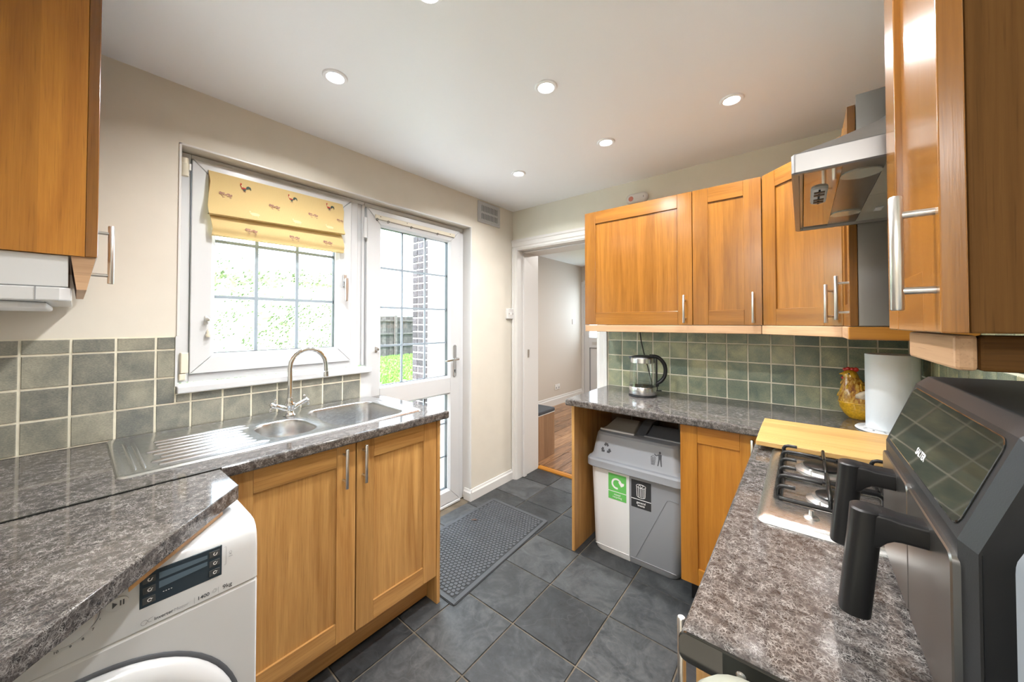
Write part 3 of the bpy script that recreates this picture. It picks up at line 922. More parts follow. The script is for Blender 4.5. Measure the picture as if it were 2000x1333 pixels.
# sink worktop, with a cut-out for the bowls -------------------------------
wt = MB().grid([0.006, 0.085, 0.503, 0.621], [-2.728, -1.972, -1.372, -1.252], 0.876, 0.912, {(1, 1)})
o = wt.build('sink_worktop', M['laminate'], None, (0.31, -1.99, 0.876), bevel=0.008, seg=3)
tag(o, 'dark speckled worktop along the window wall carrying the steel sink', 'worktop', 'speckled laminate worktops')
# corner worktop with the diagonal end above the washing machine
b = MB().prism([(0.628, -2.728, 0.874), (0.628, -2.131, 0.874), (0.795, -2.127, 0.874), (1.462, -2.722, 0.874), (1.462, -2.728, 0.874)], (0, 0, 0.038))
o = b.build('corner_worktop', M['laminate'], None, (0.95, -2.5, 0.874), bevel=0.008, seg=3)
tag(o, 'dark speckled corner worktop with diagonal front edge over the washing machine', 'worktop', 'speckled laminate worktops')
o = MB().prism([(0.80, -2.165, 0.8565), (0.818, -2.165, 0.8565), (1.013, -2.339, 0.8565), (0.995, -2.339, 0.8565)], (0, 0, 0.017)).build('batten', wood('oak', 'x'), None, (1.05, -2.38, 0.8565))
tag(o, 'wooden batten under the diagonal edge of the corner worktop', 'batten')
o = MB().box(0.6215, -2.728, 0.878, 0.6275, -2.128, 0.9145).build('joint_strip', M['gloss'], None, (0.6245, -2.43, 0.878))
tag(o, 'thin black joint strip between the two worktops by the window', 'joint strip')

# sink ---------------------------------------------------------------------
sk = thing('kitchen_sink', 'stainless steel sink with two bowls and ribbed drainer under the window', 'sink', (0.27, -1.83, 0.912))
def fill_sheet(name, outer_loops, holes, mats, parent, z):
    """outer rim loft + flat sheet with rounded holes, each hole continued into a bowl"""
    me = bpy.data.meshes.new(name)
    bm = bmesh.new()
    off = Vector(LOC[parent.name])
    n = len(outer_loops[0])
    rows = [[bm.verts.new(Vector(p) - off) for p in l] for l in outer_loops]
    for r0, r1 in zip(rows[:-1], rows[1:]):
        for i in range(n):
            bm.faces.new((r0[i], r0[(i + 1) % n], r1[(i + 1) % n], r1[i]))
    edges = [bm.edges.get((rows[-1][i], rows[-1][(i + 1) % n])) for i in range(n)]
    for loops in holes:
        k = len(loops[0])
        hr = [[bm.verts.new(Vector(p) - off) for p in l] for l in loops]
        for r0, r1 in zip(hr[:-1], hr[1:]):
            for i in range(k):
                bm.faces.new((r0[i], r0[(i + 1) % k], r1[(i + 1) % k], r1[i]))
        bm.faces.new(hr[-1])
        edges += [bm.edges.get((hr[0][i], hr[0][(i + 1) % k])) for i in range(k)]
    bmesh.ops.triangle_fill(bm, edges=edges, use_beauty=True, use_dissolve=False)
    bmesh.ops.recalc_face_normals(bm, faces=bm.faces)
    bm.to_mesh(me)
    bm.free()
    me.materials.append(mats)
    for p in me.polygons:
        p.use_smooth = True
    me.set_sharp_from_angle(angle=math.radians(50))
    o = bpy.data.objects.new(name, me)
    COL.objects.link(o)
    o.parent = parent
    LOC[o.name] = LOC[parent.name]
    return o
SX0, SX1, SY0, SY1 = 0.016, 0.516, -2.330, -1.332
def rl(i, z, r=0.022):
    return [(x, y, z) for x, y in rrect(SX0 + i, SY0 + i, SX1 - i, SY1 - i, max(r - i * 0.4, 0.008), 4)]
def bowl(x0, y0, x1, y1, r, z, dep):
    out = []
    for ins, dz in ((0, 0), (0.002, -0.0008), (0.004, -0.004), (0.006, -0.012), (0.010, -dep * 0.5), (0.015, -dep * 0.85), (0.026, -dep * 0.96), (0.05, -dep)):
        out.append([(x, y, z + dz) for x, y in rrect(x0 + ins, y0 + ins, x1 - ins, y1 - ins, max(r - ins * 0.5, 0.02), 7)])
    return out
zs = 0.9145
fill_sheet('basin_sheet', [rl(0, 0.9125), rl(0.003, 0.918), rl(0.012, 0.9185), rl(0.020, 0.9148), rl(0.024, zs)],
           [bowl(0.185, -1.957, 0.458, -1.765, 0.085, zs, 0.10), bowl(0.098, -1.722, 0.487, -1.388, 0.075, zs, 0.165)], M['steel'], sk, zs)
# ridges of the drainer
for k in range(8):
    x = 0.165 + k * 0.041
    y0 = -2.255 + (0.03 if k < 3 else 0.012 * (k % 3))
    y1 = -2.01 + (0.055 if k < 2 else 0.02) - (0.0 if k < 5 else -0.02)
    y1 = -1.985 if 2 <= k < 7 else -1.955
    b = MB()
    loops = []
    for y, s in ((y0, 0.16), (y0 + 0.005, 1), (y1 - 0.02, 0.85), (y1, 0.16)):
        loops.append([(x + 0.0085 * math.cos(a), y, zs - 0.001 + 0.0066 * s * math.sin(a)) for a in [PI * q / 8 for q in range(9)]])
    b.loft(loops)
    b.build('drainer_rib', M['steel'], sk, smooth=60)
for y in (-2.292, -2.272):
    b = MB()
    loops = [[(x, y + 0.006 * s * math.cos(a), zs - 0.001 + 0.003 * s * math.sin(a)) for a in [PI * q / 6 for q in range(7)]] for x, s in ((0.09, 0.1), (0.11, 1), (0.45, 1), (0.47, 0.1))]
    b.loft(loops).build('drainer_rib', M['steel'], sk, smooth=60)
for cx, cy, zz in ((0.32, -1.861, zs - 0.10), (0.30, -1.555, zs - 0.165)):
    MB().lathe([(0, 0.001), (0.040, 0.001), (0.042, 0.004), (0.036, 0.0045), (0.030, 0.002), (0, 0.002)], (cx, cy, zz), 24).build('waste', M['chrome'], sk, smooth=40)

# mixer tap ----------------------------------------------------------------
tp = thing('mixer_tap', 'chrome swan-neck mixer tap with two cross handles behind the sink', 'tap', (0.13, -1.780, 0.9158))
b = MB().lathe([(0, 0), (0.026, 0), (0.026, 0.006), (0.019, 0.012), (0.018, 0.03), (0.023, 0.045), (0.022, 0.055), (0.015, 0.063), (0.016, 0.072), (0.014, 0.080), (0, 0.082)], (0.13, -1.780, 0.9158), 20)
b.build('body', M['chrome'], tp, smooth=50)
pts = [(0.13, -1.780, 0.985), (0.13, -1.780, 1.05), (0.13, -1.780, 1.13)]
for k in range(1, 13):
    a = PI - PI * k / 12 * 0.97
    pts.append((0.13 + 0.012 * k / 12, -1.704 + 0.076 * math.cos(a), 1.135 + 0.080 * math.sin(a)))
pts.append((0.143, -1.626, 1.100))
MB().tube(pts, 0.0105, 14).build('spout', M['chrome'], tp, smooth=60)
MB().lathe([(0, 0), (0.0125, 0), (0.0125, 0.024), (0.0105, 0.026), (0, 0.026)], (0.143, -1.626, 1.078), 16).build('nozzle', M['chrome'], tp, smooth=40)
for s, dx in ((-1, 0.012), (1, -0.004)):
    h = Vector((0.13, -1.780, 0.943))
    e = Vector((0.13 + dx, -1.780 + s * 0.066, 0.972))
    ax = (e - h).normalized()
    vb = MB().tube([h, h + ax * 0.03, h + ax * 0.034, e], [0.013, 0.012, 0.010, 0.0095], 14).build('valve', M['chrome'], tp, smooth=40)
    c = e + ax * 0.006
    u = ax.cross(Vector((1, 0, 0))).normalized()
    v = ax.cross(u)
    b = MB().lathe([(0, -0.008), (0.011, -0.006), (0.012, 0.004), (0.007, 0.010), (0, 0.012)], c, 14, axis=ax)
    for d in (u, v, -u, -v):
        d2_ = (d + u * 0.5 if False else d)
        b.tube([c, c + d2_ * 0.016, c + d2_ * 0.024, c + d2_ * 0.028], [0.0042, 0.0048, 0.0062, 0.003], 10)
    b.build('cross_handle', M['chrome'], vb, smooth=50)

# washing machine ----------------------------------------------------------
wm = thing('washing_machine', 'white front loading washing machine under the corner worktop', 'washing machine', (0.615, -2.415, 0))
prof = [(0.33, 0.02), (0.897, 0.02), (0.912, 0.03), (0.915, 0.05), (0.915, 0.713), (0.912, 0.718), (0.9155, 0.722), (0.914, 0.80), (0.910, 0.826), (0.902, 0.841), (0.888, 0.850), (0.86, 0.853), (0.33, 0.853)]
b = MB()
loops = []
for y, s in ((-2.715, 0.988), (-2.711, 0.996), (-2.700, 1.0), (-2.131, 1.0), (-2.120, 0.996), (-2.116, 0.988)):
    loops.append([(0.33 + (x - 0.33) * s, y, 0.4 + (z - 0.4) * (1 - (1 - s) * 0.6)) for x, z in prof])
b.loft(loops).build('cabinet_body', M['wm'], wm, smooth=30)
for y in (-2.66, -2.17):
    for x in (0.38, 0.86):
        MB().lathe([(0, 0), (0.022, 0), (0.022, 0.012), (0.008, 0.014), (0.008, 0.022), (0, 0.022)], (x, y, 0), 12).build('foot', M['black'], wm)
# door: white rim with dark ring and recessed window
cx = (0.915, -2.400, 0.430)
MB().lathe([(0.252, -0.002), (0.255, 0.002), (0.252, 0.005), (0.247, 0.005), (0.244, 0.0)], cx, 64, axis=(1, 0, 0)).build('door_seal', M['ink'], wm, smooth=50)
dr = MB().lathe([(0.15, 0.0), (0.246, 0.001), (0.247, 0.012), (0.240, 0.024), (0.222, 0.032), (0.19, 0.034), (0.165, 0.026), (0.155, 0.008)], cx, 64, axis=(1, 0, 0)).build('door', M['wm'], wm, smooth=50)
MB().lathe([(0.0, 0.035), (0.08, 0.030), (0.14, 0.016), (0.156, 0.008), (0.15, 0.002), (0, 0.002)], cx, 48, axis=(1, 0, 0)).build('window', M['gloss'], dr, smooth=50)
PM = PL((0.9145, -2.415, 0.0), (0, 1, 0), (0, 0, 1))
# display window with two lighter strips and six buttons
px0, px1, pz0, pz1 = 0.098, 0.229, 0.762, 0.829
b = MB().ob(PM, px0, px1, pz0, pz1, -0.003, 0.0005)
dp = b.build('display', M['wmdark'], wm, bevel=0.0005)
b = MB()
b.poly([PM(px0 + 0.028, pz0 + 0.047, 0.0012), PM(px1 - 0.026, pz0 + 0.049, 0.0012), PM(px1 - 0.026, pz0 + 0.057, 0.0012), PM(px0 + 0.028, pz0 + 0.060, 0.0012)])
b.poly([PM(px0 + 0.028, pz0 + 0.028, 0.0012), PM(px1 - 0.026, pz0 + 0.034, 0.0012), PM(px1 - 0.026, pz0 + 0.043, 0.0012), PM(px0 + 0.028, pz0 + 0.042, 0.0012)])
b.build('display_strip', M['wmtray'], dp)
for k in range(3):
    for a in (px0 + 0.004, px1 - 0.023):
        z = pz0 + 0.006 + 0.0205 * k
        bt = MB().ob(PM, a, a + 0.019, z, z + 0.0135, 0.0003, 0.0018).build('button', M['gasket'], dp, bevel=0.0008)
for k in range(3):
    for a in (px0 + 0.0145, px1 - 0.0125):
        b = MB()
        z = pz0 + 0.0128 + 0.0205 * k
        ring2d(b, PM, a, z, 0.0022, 0.0036, 20 + 40 * k, 330 + 20 * k, 0.0021, 14)
        stroke(b, PM, [(a + 0.002, z), (a + 0.0045, z + 0.002)], 0.0009, 0.0021)
        b.build('button_icon', M['wprint'], dp)
b = MB()
for q in range(4):
    b.ob(PM, px0 + 0.034 + q * 0.004, px0 + 0.036 + q * 0.004, pz0 + 0.017, pz0 + 0.018, 0.0006, 0.0009)
b.build('display_dots', M['wprint'], dp)['kind'] = 'stuff'
b = MB()
ew = text(b, PM, 'Inverter', 0.1195, 0.7285, 0.0088, 0.0012, 0, bold=0.00015)
b.build('lettering', M['ink'], wm)
b = MB()
text(b, PM, 'Motor', 0.1195 + ew + 0.0008, 0.7285, 0.0088, 0.0012)
b.build('lettering', M['ink2'], wm)
b = MB()
ring2d(b, PM, 0.1055, 0.7325, 0.0044, 0.0052, 35, 330, 0.0012, 20)
stroke(b, PM, [(0.109, 0.7355), (0.112, 0.7300), (0.116, 0.7295)], 0.0008, 0.0012)
stroke(b, PM, [(0.107, 0.7290), (0.113, 0.7365), (0.118, 0.7375)], 0.0008, 0.0012)
stroke(b, PM, [(0.182, 0.725), (0.182, 0.738)], 0.0006, 0.0012)
stroke(b, PM, [(0.223, 0.725), (0.223, 0.738)], 0.0006, 0.0012)
ring2d(b, PM, 0.216, 0.7335, 0.0024, 0.0030, 0, 360, 0.0012, 16)
ring2d(b, PM, 0.216, 0.7335, 0.0040, 0.0046, 200, 470, 0.0012, 16)
# bracket and small key mark beside the display
stroke(b, PM, [(0.233, 0.822), (0.2365, 0.822), (0.2365, 0.782), (0.233, 0.782)], 0.0006, 0.0012)
ring2d(b, PM, 0.2445, 0.806, 0.0022, 0.0028, 0, 360, 0.0012, 12)
stroke(b, PM, [(0.2425, 0.802), (0.2465, 0.802)], 0.0016, 0.0012)
stroke(b, PM, [(0.2415, 0.797), (0.2485, 0.797)], 0.0012, 0.0012)
o = b.build('printed_mark', M['ink2'], wm)
o['kind'] = 'stuff'
for s_, a, z, h in (('1400', 0.1865, 0.7285, 0.0105), ('9kg', 0.2305, 0.7285, 0.0125), ('6', 0.045, 0.775, 0.0062), ('7', 0.0365, 0.7625, 0.0062), ('8', 0.0245, 0.7525, 0.0062), ('9', 0.010, 0.7485, 0.0062), ('10', -0.008, 0.7495, 0.0062)):
    b = MB()
    text(b, PM, s_, a, z, h, 0.0012, 0, bold=0.0002)
    b.build('lettering', M['ink'], wm)
b = MB()
stroke(b, PM, [(0.0465, 0.792), (0.0445, 0.782), (0.0395, 0.7735), (0.033, 0.767), (0.026, 0.763)], 0.0009, 0.0012)
b.build('dial_arc', M['ink'], wm)
MB().poly([PM(0.0615, 0.787, 0.0022), PM(0.0615, 0.799, 0.0022), PM(0.0685, 0.793, 0.0022)][::-1]).build('play_mark', M['ink'], wm)
for a in (0.0715, 0.0755):
    MB().ob(PM, a, a + 0.002, 0.788, 0.798, 0.0018, 0.0022).build('pause_mark', M['ink'], wm)
MB().loft([[PM(0.068 + x, 0.793 + z, c) for x, z in ell(0, 0, 0.0155 - i_, 0.0115 - i_, 24)] for c, i_ in ((0, 0), (0.0012, 0.0), (0.0018, 0.001))]).build('start_button', M['wm'], wm, smooth=40)
MB().lathe([(0.0, 0.022), (0.034, 0.022), (0.037, 0.018), (0.038, 0.0), (0, 0)], PM(0.005, 0.800), 32, axis=(1, 0, 0)).build('dial', M['wm'], wm, smooth=40)

# rubber mat ---------------------------------------------------------------
mt = thing('rubber_mat', 'grey rubber mat with honeycomb studs lying by the glazed back door', 'mat', (0.38, -0.82, 0.0))
def PMt(a, b_, c=0.0):
    x = 0.112 + a
    y = -1.262 + b_
    return Vector((x + (0.048 - 0.052 * b_ / 0.887) * a / 0.5, y, c))
b = MB().loft([[PMt(a, c, z) for a, c in rrect(i_, i_, 0.505 - i_, 0.887 - i_, 0.012, 3)] for z, i_ in ((0.0005, 0), (0.003, 0.0), (0.006, 0.012), (0.006, 0.03))])
b.build('base', M['rubberdk'], mt)
b = MB()
for a0, b0, a1, b1 in ((0.004, 0.004, 0.501, 0.026), (0.004, 0.861, 0.501, 0.883), (0.004, 0.0265, 0.026, 0.8605), (0.479, 0.0265, 0.501, 0.8605)):
    b.loft([[PMt(a0, b0, z), PMt(a1, b0, z), PMt(a1, b1, z), PMt(a0, b1, z)] for z in (0.0058, 0.0068)])
b.build('border', M['rubber'], mt)
b = MB()
r = 0.0118
row = 0
y = 0.041
while y < 0.850:
    x = 0.040 + (0.0115 if row % 2 else 0)
    while x < 0.468:
        b.loft([[PMt(x + rr_ * math.cos(PI / 3 * k + PI / 6), y + rr_ * math.sin(PI / 3 * k + PI / 6), z) for k in range(6)] for rr_, z in ((r, 0.0055), (r * 0.86, 0.0092))], cap0=False)
        x += 0.023
    y += 0.020
    row += 1
b.build('stud', M['rubber'], mt)['kind'] = 'stuff'
b = MB()
P_ = PL((0.222, -0.69, 0.0100), (0.8, 0.6, 0), (-0.6, 0.8, 0))
b.add([P_(-0.02, 0, 0), P_(-0.008, 0.009, 0.003), P_(0.012, 0.007, 0.006), P_(0.022, 0, 0.002), P_(0.012, -0.008, 0.004), P_(-0.008, -0.008, 0.002), P_(0, 0, 0.0015)], [(0, 1, 6), (1, 2, 6), (2, 3, 6), (3, 4, 6), (4, 5, 6), (5, 0, 6)])
o = b.build('dry_leaf', M['leafdry'], None, (0.222, -0.69, 0.0100))
tag(o, 'small curled brown dry leaf lying on the rubber mat', 'leaf')

# back run: end panel, base unit, worktops ---------------------------------
o = MB().box(0.886, -0.540, 0.0, 0.904, -0.006, 0.859).build('upright_panel', wood('oak', 'z'), None, (0.895, -0.27, 0), bevel=0.001)
tag(o, 'upright oak end panel holding up the worktop beside the recycling bin', 'panel')
bc = thing('base_cabinet', 'amber oak base cabinet with one door right of the recycling bin', 'cabinet', (1.80, -0.30, 0), 'oak base cabinets')
b = MB().box(1.492, -0.545, 0.12, 1.510, -0.008, 0.858).box(1.510, -0.545, 0.12, 2.33, -0.008, 0.138).box(2.312, -0.545, 0.138, 2.33, -0.008, 0.858)
b.build('carcass', wood('oak', 'z'), bc)
MB().box(1.52, -0.49, 0.0, 2.33, -0.475, 0.118).build('plinth', M['black'], bc)
Pc = PL((1.492, -0.548, 0.120), (1, 0, 0), (0, 0, 1))
shaker(bc, Pc, 0.315, 0.735, 'amber', 'x', handle=(0.290, 0.650))  # same wood as the other units, its reflection put into the tone
MB().box(1.545, -0.545, 0.0, 1.585, -0.505, 0.118).build('leg', M['black'], bc)
hc = thing('base_cabinet', 'oak base cabinet under the gas hob with upright bar handle', 'cabinet', (2.08, -1.22, 0), 'oak base cabinets')
b = MB().box(1.853, -1.848, 0.13, 2.33, -1.830, 0.858).box(1.853, -1.830, 0.13, 2.33, -0.62, 0.146).box(1.853, -0.64, 0.146, 2.33, -0.62, 0.858)
b.build('carcass', wood('pale', 'z'), hc)
MB().box(1.93, -1.845, 0.0, 1.945, -0.62, 0.128).build('plinth', wood('oak', 'y'), hc)
for y0, y1, hd in ((-1.848, -1.462, (0.035, 0.625)), (-1.458, -1.052, (0.365, 0.625)), (-1.048, -0.642, (0.035, 0.625))):
    Pd = PL((1.850, y1, 0.131), (0, -1, 0), (0, 0, 1))
    hd = (y1 - y0 - 0.046, 0.648) if y0 < -1.8 else hd
    shaker(hc, Pd, y1 - y0, 0.722, 'oak', 'y', handle=hd, hl=0.20 if y0 < -1.8 else 0.148)
bk = MB().box(0.880, -0.608, 0.862, W - 0.006, -0.006, 0.900).build('back_worktop', M['laminate'], None, (1.6, -0.3, 0.862), bevel=0.008, seg=3)
tag(bk, 'speckled worktop along the tiled back wall carrying the kettle', 'worktop', 'speckled laminate worktops')
rw_ = MB().box(1.811, -1.853, 0.862, W - 0.006, -0.6095, 0.900).build('hob_worktop', M['laminate'], None, (2.07, -1.24, 0.862), bevel=0.008, seg=3)
tag(rw_, 'brown speckled worktop on the right carrying the hob and air fryer', 'worktop', 'speckled laminate worktops')
et = thing('end_strip', 'black metal end strip with one screw on the near end of the right worktop', 'trim strip', (2.07, -1.856, 0.862))
MB().loft([[(x, y, z) for x, z in rrect(1.810 + i_, 0.8615 + i_, 2.338 - i_, 0.9015 - i_, 0.010, 4)] for y, i_ in ((-1.8535, 0), (-1.857, 0), (-1.858, 0.001))]).build('strip', M['gloss'], et)
MB().lathe([(0, 0.003), (0.004, 0.0025), (0.006, 0), (0, 0)], (1.885, -1.858, 0.882), 14, axis=(0, -1, 0)).build('screw', M['satin'], et, smooth=40)

# wall units on the back wall ---------------------------------------------
ZB, ZT = 1.327, 2.044
def wall_unit(label, x0, x1, hx, loc):
    t = thing('wall_cabinet', label, 'cabinet', loc, 'oak wall cabinets')
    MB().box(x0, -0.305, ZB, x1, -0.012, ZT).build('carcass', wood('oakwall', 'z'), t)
    P = PL((x0 + 0.001, -0.307, ZB), (1, 0, 0), (0, 0, 1))
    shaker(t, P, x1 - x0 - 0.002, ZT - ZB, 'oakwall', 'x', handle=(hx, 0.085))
    return t
wall_unit('wide oak wall cabinet above the kettle, next to the doorway', 0.864, 1.4985, 0.596, (1.18, -0.15, ZB))
wall_unit('narrow oak wall cabinet right of the wide one on the back wall', 1.4995, 1.8040, 0.268, (1.65, -0.15, ZB))
t = thing('wall_cabinet', 'diagonal oak corner wall cabinet behind the cooker hood', 'cabinet', (2.1, -0.25, ZB), 'oak wall cabinets')
A, Bp = Vector((1.8052, -0.3264, 0)), Vector((2.070, -0.591, 0))
u = (Bp - A).normalized()
n_ = Vector((u.y, -u.x, 0))
b = MB().prism([(1.8055, -0.012, ZB), (1.8055, -0.30, ZB), (2.090, -0.585, ZB), (2.333, -0.585, ZB), (2.333, -0.012, ZB)], (0, 0, ZT - ZB))
b.build('carcass', wood('oakwall', 'z'), t)
P = PL(A - n_ * 0.02 + Vector((0, 0, ZB)) + u * 0.001, u, (0, 0, 1), n_)
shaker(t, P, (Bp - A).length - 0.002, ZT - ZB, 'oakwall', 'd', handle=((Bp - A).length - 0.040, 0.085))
t = thing('wall_cabinet', 'slim oak wall cabinet with steel clad side left of the cooker hood', 'cabinet', (2.2, -0.71, ZB), 'oak wall cabinets')
MB().box(2.091, -0.815, ZB, 2.333, -0.592, ZT).build('carcass', wood('oakwall', 'z'), t)
P = PL((2.090, -0.593, ZB), (0, -1, 0), (0, 0, 1))
shaker(t, P, 0.230, ZT - ZB, 'oakwall', 'y', sw=0.060, handle=(0.200, 0.095))
MB().box(2.0915, -0.8235, ZB + 0.002, 2.336, -0.8165, ZT + 0.03).build('side_cladding', M['steelx'], t)
t = thing('wall_cabinet', 'tall oak wall cabinet nearest the camera, above the air fryer', 'cabinet', (2.2, -1.66, ZB), 'oak wall cabinets')
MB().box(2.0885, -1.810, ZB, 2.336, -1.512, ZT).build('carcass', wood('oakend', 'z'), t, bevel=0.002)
P = PL((2.0880, -1.512, ZB), (0, -1, 0), (0, 0, 1))
shaker(t, P, 0.298, ZT - ZB, 'oakwall', 'y', handle=(0.281, 0.093), hl=0.135)
# pelmets ------------------------------------------------------------------
pm = thing('pelmet', 'pale wooden pelmet under the wall cabinets of the back wall and corner', 'pelmet', (1.6, -0.32, 1.283), 'wooden pelmets')
Q = [Vector((0.866, -0.326, 0)), Vector((1.800, -0.326, 0)), Vector((2.066, -0.590, 0)), Vector((2.066, -0.824, 0)), Vector((2.334, -0.824, 0))]
for k in range(4):
    a_, c_ = Q[k], Q[k + 1]
    u = (c_ - a_).normalized()
    nn = Vector((-u.y, u.x, 0))
    e0 = 0.0 if k == 0 else 0.0005
    mat = wood('pale', 'xdyx'[k]) if k != 3 else wood('amber', 'x')
    P = PL(a_ + Vector((0, 0, 1.284)), u, (0, 0, 1), nn)
    L = (c_ - a_).length
    MB().ob(P, e0, L - 0.0005 - (0.018 if k == 2 else 0), 0, 0.041, 0, 0.016).build('board', mat, pm, bevel=0.003)
pm = thing('pelmet', 'pale wooden pelmet under the near wall cabinet above the air fryer', 'pelmet', (2.2, -1.66, 1.283), 'wooden pelmets')
MB().box(2.088, -1.757, 1.283, 2.106, -1.531, 1.324).build('board', wood('pale', 'y'), pm, bevel=0.004)
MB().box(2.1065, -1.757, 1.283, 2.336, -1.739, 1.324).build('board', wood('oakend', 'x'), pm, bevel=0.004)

# left wall cabinet with the slim white hood -------------------------------
LB = 1.503
t = thing('wall_cabinet', 'oak wall cabinet at the upper left edge with plain side panel', 'cabinet', (0.28, -2.55, LB), 'oak wall cabinets')
MB().box(0.012, -2.722, LB, 0.570, -2.392, 2.20).build('carcass', wood('amber', 'z'), t)  # lighter oak tone stands in for light falling on this side panel
P = PL((0.570, -2.3915, LB), (-1, 0, 0), (0, 0, 1))
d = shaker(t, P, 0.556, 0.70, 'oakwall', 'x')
m = MB().lathe([(0, 0), (0.0055, 0), (0.0062, 0.0015), (0.0062, 0.1545), (0.0055, 0.156), (0, 0.156)], (0.505, -2.346, 1.443), 14)
m.tube([(0.505, -2.385, 1.578), (0.505, -2.346, 1.578)], 0.0042, 10).tube([(0.505, -2.390, 1.465), (0.505, -2.346, 1.465)], 0.0042, 10)
m.build('handle', M['satin'], d, smooth=40)
b = MB().prism([(0.03, -2.414, LB - 0.0005), (0.03, -2.374, LB - 0.0005), (0.03, -2.388, 1.420), (0.03, -2.404, 1.420)], (0.535, 0, 0))
o = b.build('pelmet', wood('pale', 'y'), None, (0.28, -2.394, 1.42))
tag(o, 'sloping wooden pelmet under the upper left wall cabinet', 'pelmet', 'wooden pelmets')
t = thing('slim_cooker_hood', 'slim white cooker hood under the upper left wall cabinet', 'cooker hood', (0.3, -2.57, 1.375))
MB().box(0.03, -2.722, 1.4255, 0.560, -2.417, LB - 0.001).build('housing', M['wm'], t, bevel=0.002)
b = MB().prism([(0.568, -2.722, 1.424), (0.568, -2.430, 1.424), (0.556, -2.411, 1.424), (0.03, -2.411, 1.424), (0.03, -2.722, 1.424)], (0, 0, -0.033))
b.build('visor', M['wm'], t, bevel=0.003)
MB().box(0.5675, -2.466, 1.392, 0.5690, -2.464, 1.4235).build('seam', M['ink2'], t)
MB().prism([(0.50, -2.70, 1.3905), (0.50, -2.49, 1.3905), (0.46, -2.45, 1.3905), (0.10, -2.45, 1.3905), (0.10, -2.70, 1.3905)], (0, 0, -0.016)).build('lamp_cover', M['wprint'], t, bevel=0.006, seg=3)

# ------------------------------------------------------------------ steel cooker hood
hd = thing('cooker_hood', 'stainless steel chimney cooker hood between the wall cabinets above the hob', 'cooker hood', (2.14, -1.14, 1.65))
hx0, hx1, hy0, hy1, hz0, hz1 = 1.936, 2.336, -1.447, -0.830, 1.653, 1.697
b = MB()
for a in ((hx0, hy0, hx0 + 0.012, hy1), (hx0 + 0.012, hy0, hx1, hy0 + 0.012), (hx0 + 0.012, hy1 - 0.012, hx1, hy1), (hx1 - 0.012, hy0 + 0.012, hx1, hy1 - 0.012)):
    b.box(a[0], a[1], hz0, a[2], a[3], hz1)
MB().loft([[(x, y, z) for x, y in rrect(hx0 + i, hy0 + i, hx1 - i * 0.2, hy1 - i, 0.008, 4)] for z, i in ((hz1, 0.003), (hz1 - 0.003, 0), (hz0 + 0.003, 0), (hz0, 0.003), (hz0, 0.012), (hz0 + 0.012, 0.014))], cap1=False).build('band', m_brushed('hood_steel', (0.34, 0.34, 0.345), 0.34, 'x'), hd, smooth=35)
b = MB()
cxy = (2.150, -1.255, 2.336, -1.022)
loops = []
for s_, z in ((0, hz1 - 0.001), (0.10, hz1 + 0.012), (0.35, hz1 + 0.040), (0.65, hz1 + 0.078), (0.9, hz1 + 0.125), (1.0, hz1 + 0.170)):
    q = [hx0 + 0.006 + (cxy[0] - hx0) * s_, hy0 + 0.006 + (cxy[1] - hy0) * s_, hx1, hy1 - 0.006 + (cxy[3] - hy1) * s_]
    loops.append([(q[0], q[1], z), (q[2], q[1], z), (q[2], q[3], z), (q[0], q[3], z)])
b.loft(loops, cap0=False).build('canopy', M['steelx'], hd, smooth=30)
MB().box(cxy[0], cxy[1], hz1 + 0.165, cxy[2], cxy[3], H - 0.001).build('chimney', M['steelx'], hd, bevel=0.002)
zb_ = hz0 + 0.008
MB().box(hx0 + 0.008, hy0 + 0.008, zb_, 1.955, hy1 - 0.008, zb_ + 0.006).build('front_strip', M['steelx'], hd)
fp = MB().box(1.957, hy0 + 0.012, zb_ - 0.002, 2.018, hy1 - 0.012, zb_ + 0.004).build('glass_panel', m_brushed('polished_steel', (0.52, 0.46, 0.36), 0.05, 'y'), hd)
sw = MB().loft([[(x, y, z) for x, y in rrect(1.970 + i, -1.305 + i, 2.002 - i, -1.165 - i, 0.014, 4)] for z, i in ((zb_ - 0.002, 0), (zb_ - 0.007, 0.001), (zb_ - 0.009, 0.004))]).build('switch_panel', M['ventgrey'], hd, smooth=40)
for y in (-1.285, -1.262, -1.220, -1.197):
    MB().box(1.976, y, zb_ - 0.0105, 1.996, y + 0.012, zb_ - 0.0085).build('slide_switch', M['black'], sw)
MB().box(2.019, hy0 + 0.012, zb_, 2.084, hy1 - 0.012, zb_ + 0.005).build('lamp_panel', m_brushed('dull_steel', (0.34, 0.33, 0.31), 0.30, 'y'), hd)
for y in (-1.345, -0.985):
    MB().lathe([(0.030, -0.003), (0.033, -0.003), (0.033, 0.001), (0.0, 0.001), (0.0, -0.0005), (0.030, -0.0005)], (2.052, y, zb_), 28).build('lamp_lens', plain('lamp_lens', (0.42, 0.40, 0.33), 0.15, coat=0.4) if y < -1.2 else bpy.data.materials['lamp_lens'], hd, smooth=40)
ft = MB().box(2.085, hy0 + 0.012, zb_, hx1 - 0.012, -1.141, zb_ + 0.006).build('grease_filter', M['filter'], hd)
ft2 = MB().box(2.085, -1.138, zb_, hx1 - 0.012, hy1 - 0.012, zb_ + 0.006).build('grease_filter', M['filter'], hd)
for p_, y in ((ft, -1.30), (ft2, -0.985)):
    MB().box(2.112, y - 0.02, zb_ - 0.003, 2.128, y + 0.02, zb_ - 0.0005).build('catch', M['ventgrey'], p_)
# steel splashback behind the hob
o = MB().box(W - 0.0138, -1.505, 1.325, W - 0.0118, -0.828, 1.70).build('splashback', M['steelx'], None, (W - 0.013, -1.17, 1.33))
tag(o, 'grey steel splashback sheet on the wall under the cooker hood', 'splashback')

